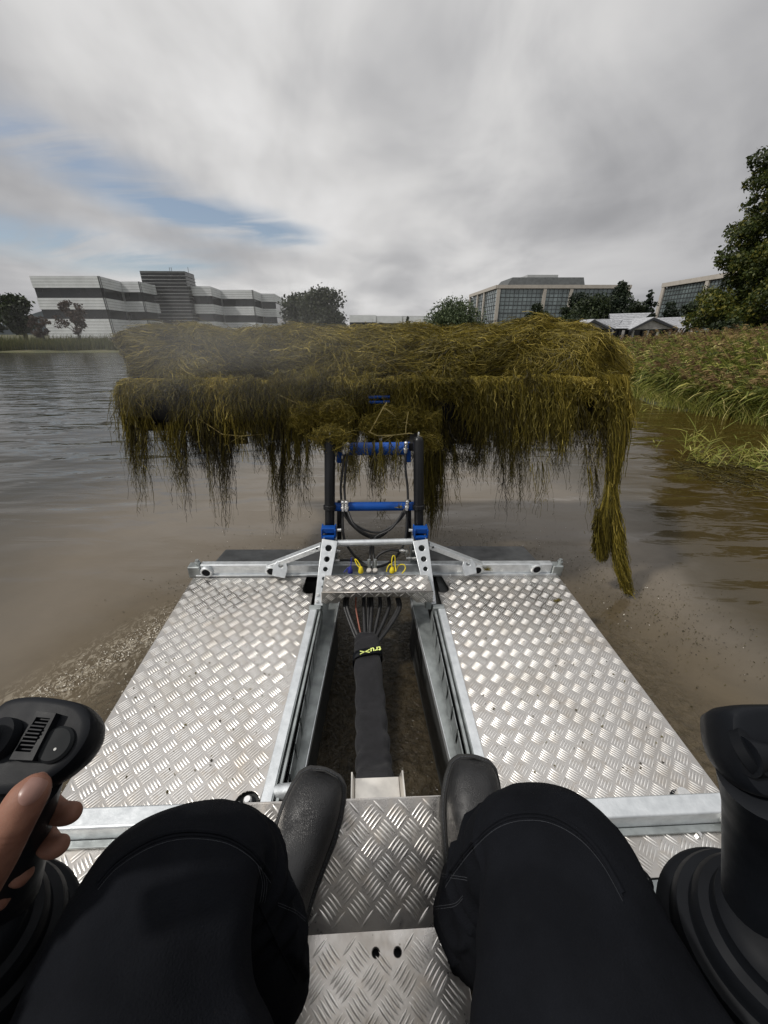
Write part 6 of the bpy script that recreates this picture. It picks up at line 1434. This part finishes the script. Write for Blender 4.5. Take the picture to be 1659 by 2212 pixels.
# pale stalks caught in it
for pts_, r_, lab in (([(600, 852), (640, 870), (672, 888), (700, 900)], .004, 'pale bent reed stalk over the weed curtain'), ([(795, 932), (815, 941), (850, 940), (885, 936), (930, 948)], .0032, 'long pale stalk lying level between the arm tops'), ([(790, 948), (782, 975), (778, 1005), (776, 1040)], .003, 'pale stalk hanging down past the upper blue tube'),
                       ([(798, 935), (812, 910), (828, 880), (836, 868)], .0034, 'pale stalk rising from the stalk crossing'), ([(908, 978), (930, 966), (948, 952)], .0036, 'stiff pale stalk behind the second arm top'), ([(430, 905), (480, 938), (520, 942), (570, 938)], .003, 'thin stalk curving past the shackle ring'), ([(876, 936), (878, 912), (882, 890)], .003, 'short upright pale stalk above the level one')):
    P3 = [wat(u, v, y=2.05 if u > 700 else 2.19) for u, v in pts_]; c = P3[0].copy(); m = MB(); m.tube([p - c for p in P3], [r_, r_, r_, r_ * .5][:len(P3)] if len(P3) <= 4 else [r_] * len(P3), 6)
    for k in range(3): q_ = P3[len(P3) // 2] - c; m.tube([q_, q_ + Vector((random.uniform(-.07, .07), -.01, random.uniform(-.05, .03)))], [r_ * .5, .0006], 4)
    o = m.build('reed_stalk', M['straw'], smooth=True); o.location = c; tag(o, lab, 'reed stalk')
# scraps of weed on the deck
for u, v, lab in ((1205, 1297, 'scrap of weed lying on the outer edge of the deck'), (1052, 1232, 'sprig of weed on the front beam beside a socket'), (862, 1097, 'smear of weed on the lower blue tube')):
    c = mat_(u, v, z=.004) if v > 1240 else mat_(u, v, y=1.575) if v > 1200 else mat_(u, v, y=1.66); n = 36; P = np.zeros((n, 6, 3)); az = rng.uniform(0, 6.28, n); ll = rng.uniform(.008, .026, n)
    for k in range(6): f_ = k / 5; P[:, k] = np.stack([np.cos(az) * ll * f_, np.sin(az) * ll * f_ * .4, np.abs(np.sin(az)) * ll * f_ * (.3 if v > 1240 else .9)], -1)
    P += jitter(n, 6, .004); V, F, T = ribbon_data(P, np.full((n, 6), .0012), rng.uniform(.3, .8, n)); o = fastmesh('weed_scrap', V, F, M['weed'], tint=T); o.location = M2W @ c; tag(o, lab, 'weed scrap')

# ================================================================== DRIFTING EXHAUST SMOKE (soft nested puffs of real volume)
def puff(c, r, dens):
    m = bpy.data.materials.new('smoke'); m.use_nodes = True; q = G(m.node_tree); q.n.clear(); vo = q.node('ShaderNodeVolumePrincipled'); vo.inputs['Color'].default_value = (.80, .81, .82, 1); vo.inputs['Density'].default_value = dens; vo.inputs['Anisotropy'].default_value = .1
    out = q.node('ShaderNodeOutputMaterial'); q.l.new(vo.outputs[0], out.inputs['Volume'])
    s = MB(); K = 14; N_ = 24; rings = []
    for i in range(1, K):
        ph = math.pi * i / K; rings.append([Vector((math.sin(ph) * math.cos(2 * math.pi * j / N_) * r[0], math.sin(ph) * math.sin(2 * math.pi * j / N_) * r[1], -math.cos(ph) * r[2])) for j in range(N_)])
    loft(s, rings); o = s.build('smoke', m, kind='stuff', smooth=True); o.location = c; o['label'] = 'grey exhaust haze drifting over the weed heap'
SMOKE = True
if SMOKE:
    for k in range(7):
        f_ = 1 - k * .13
        puff((-.78, 1.85, 1.56), (1.05 * f_, .30, .34 * f_), .048)
    for k in range(5):
        f_ = 1 - k * .17
        puff((-.20, 1.95, 1.98), (.55 * f_, .25, .55 * f_), .026)

# specks of silt and leaf litter left on the deck plates
n = 260; side_ = rng.uniform(size=n) < .5; x = np.where(side_, rng.uniform(-.78, -.27, n), rng.uniform(.43, 1.0, n)); y = rng.uniform(.6, 1.54, n) ** 1.0
cx_ = rng.uniform(0, 1, n); a = rng.uniform(0, 3.14, n); Ls = rng.uniform(.0015, .0055, n); Ws = Ls * rng.uniform(.2, .7, n); V = []
for i in range(n):
    for sx, sy in ((-1, 0), (0, -1), (1, 0), (0, 1)):
        V.append(M2W @ Vector((x[i] + sx * math.cos(a[i]) * Ls[i] - sy * math.sin(a[i]) * Ws[i], y[i] + sx * math.sin(a[i]) * Ls[i] + sy * math.cos(a[i]) * Ws[i], .0028)))
o = fastmesh('silt_specks', np.array(V), np.arange(4 * n).reshape(-1, 4), M['weed'], tint=np.repeat(rng.uniform(0, .5, n), 4), kind='stuff'); o['label'] = 'dark specks of silt and leaf on the deck plates'
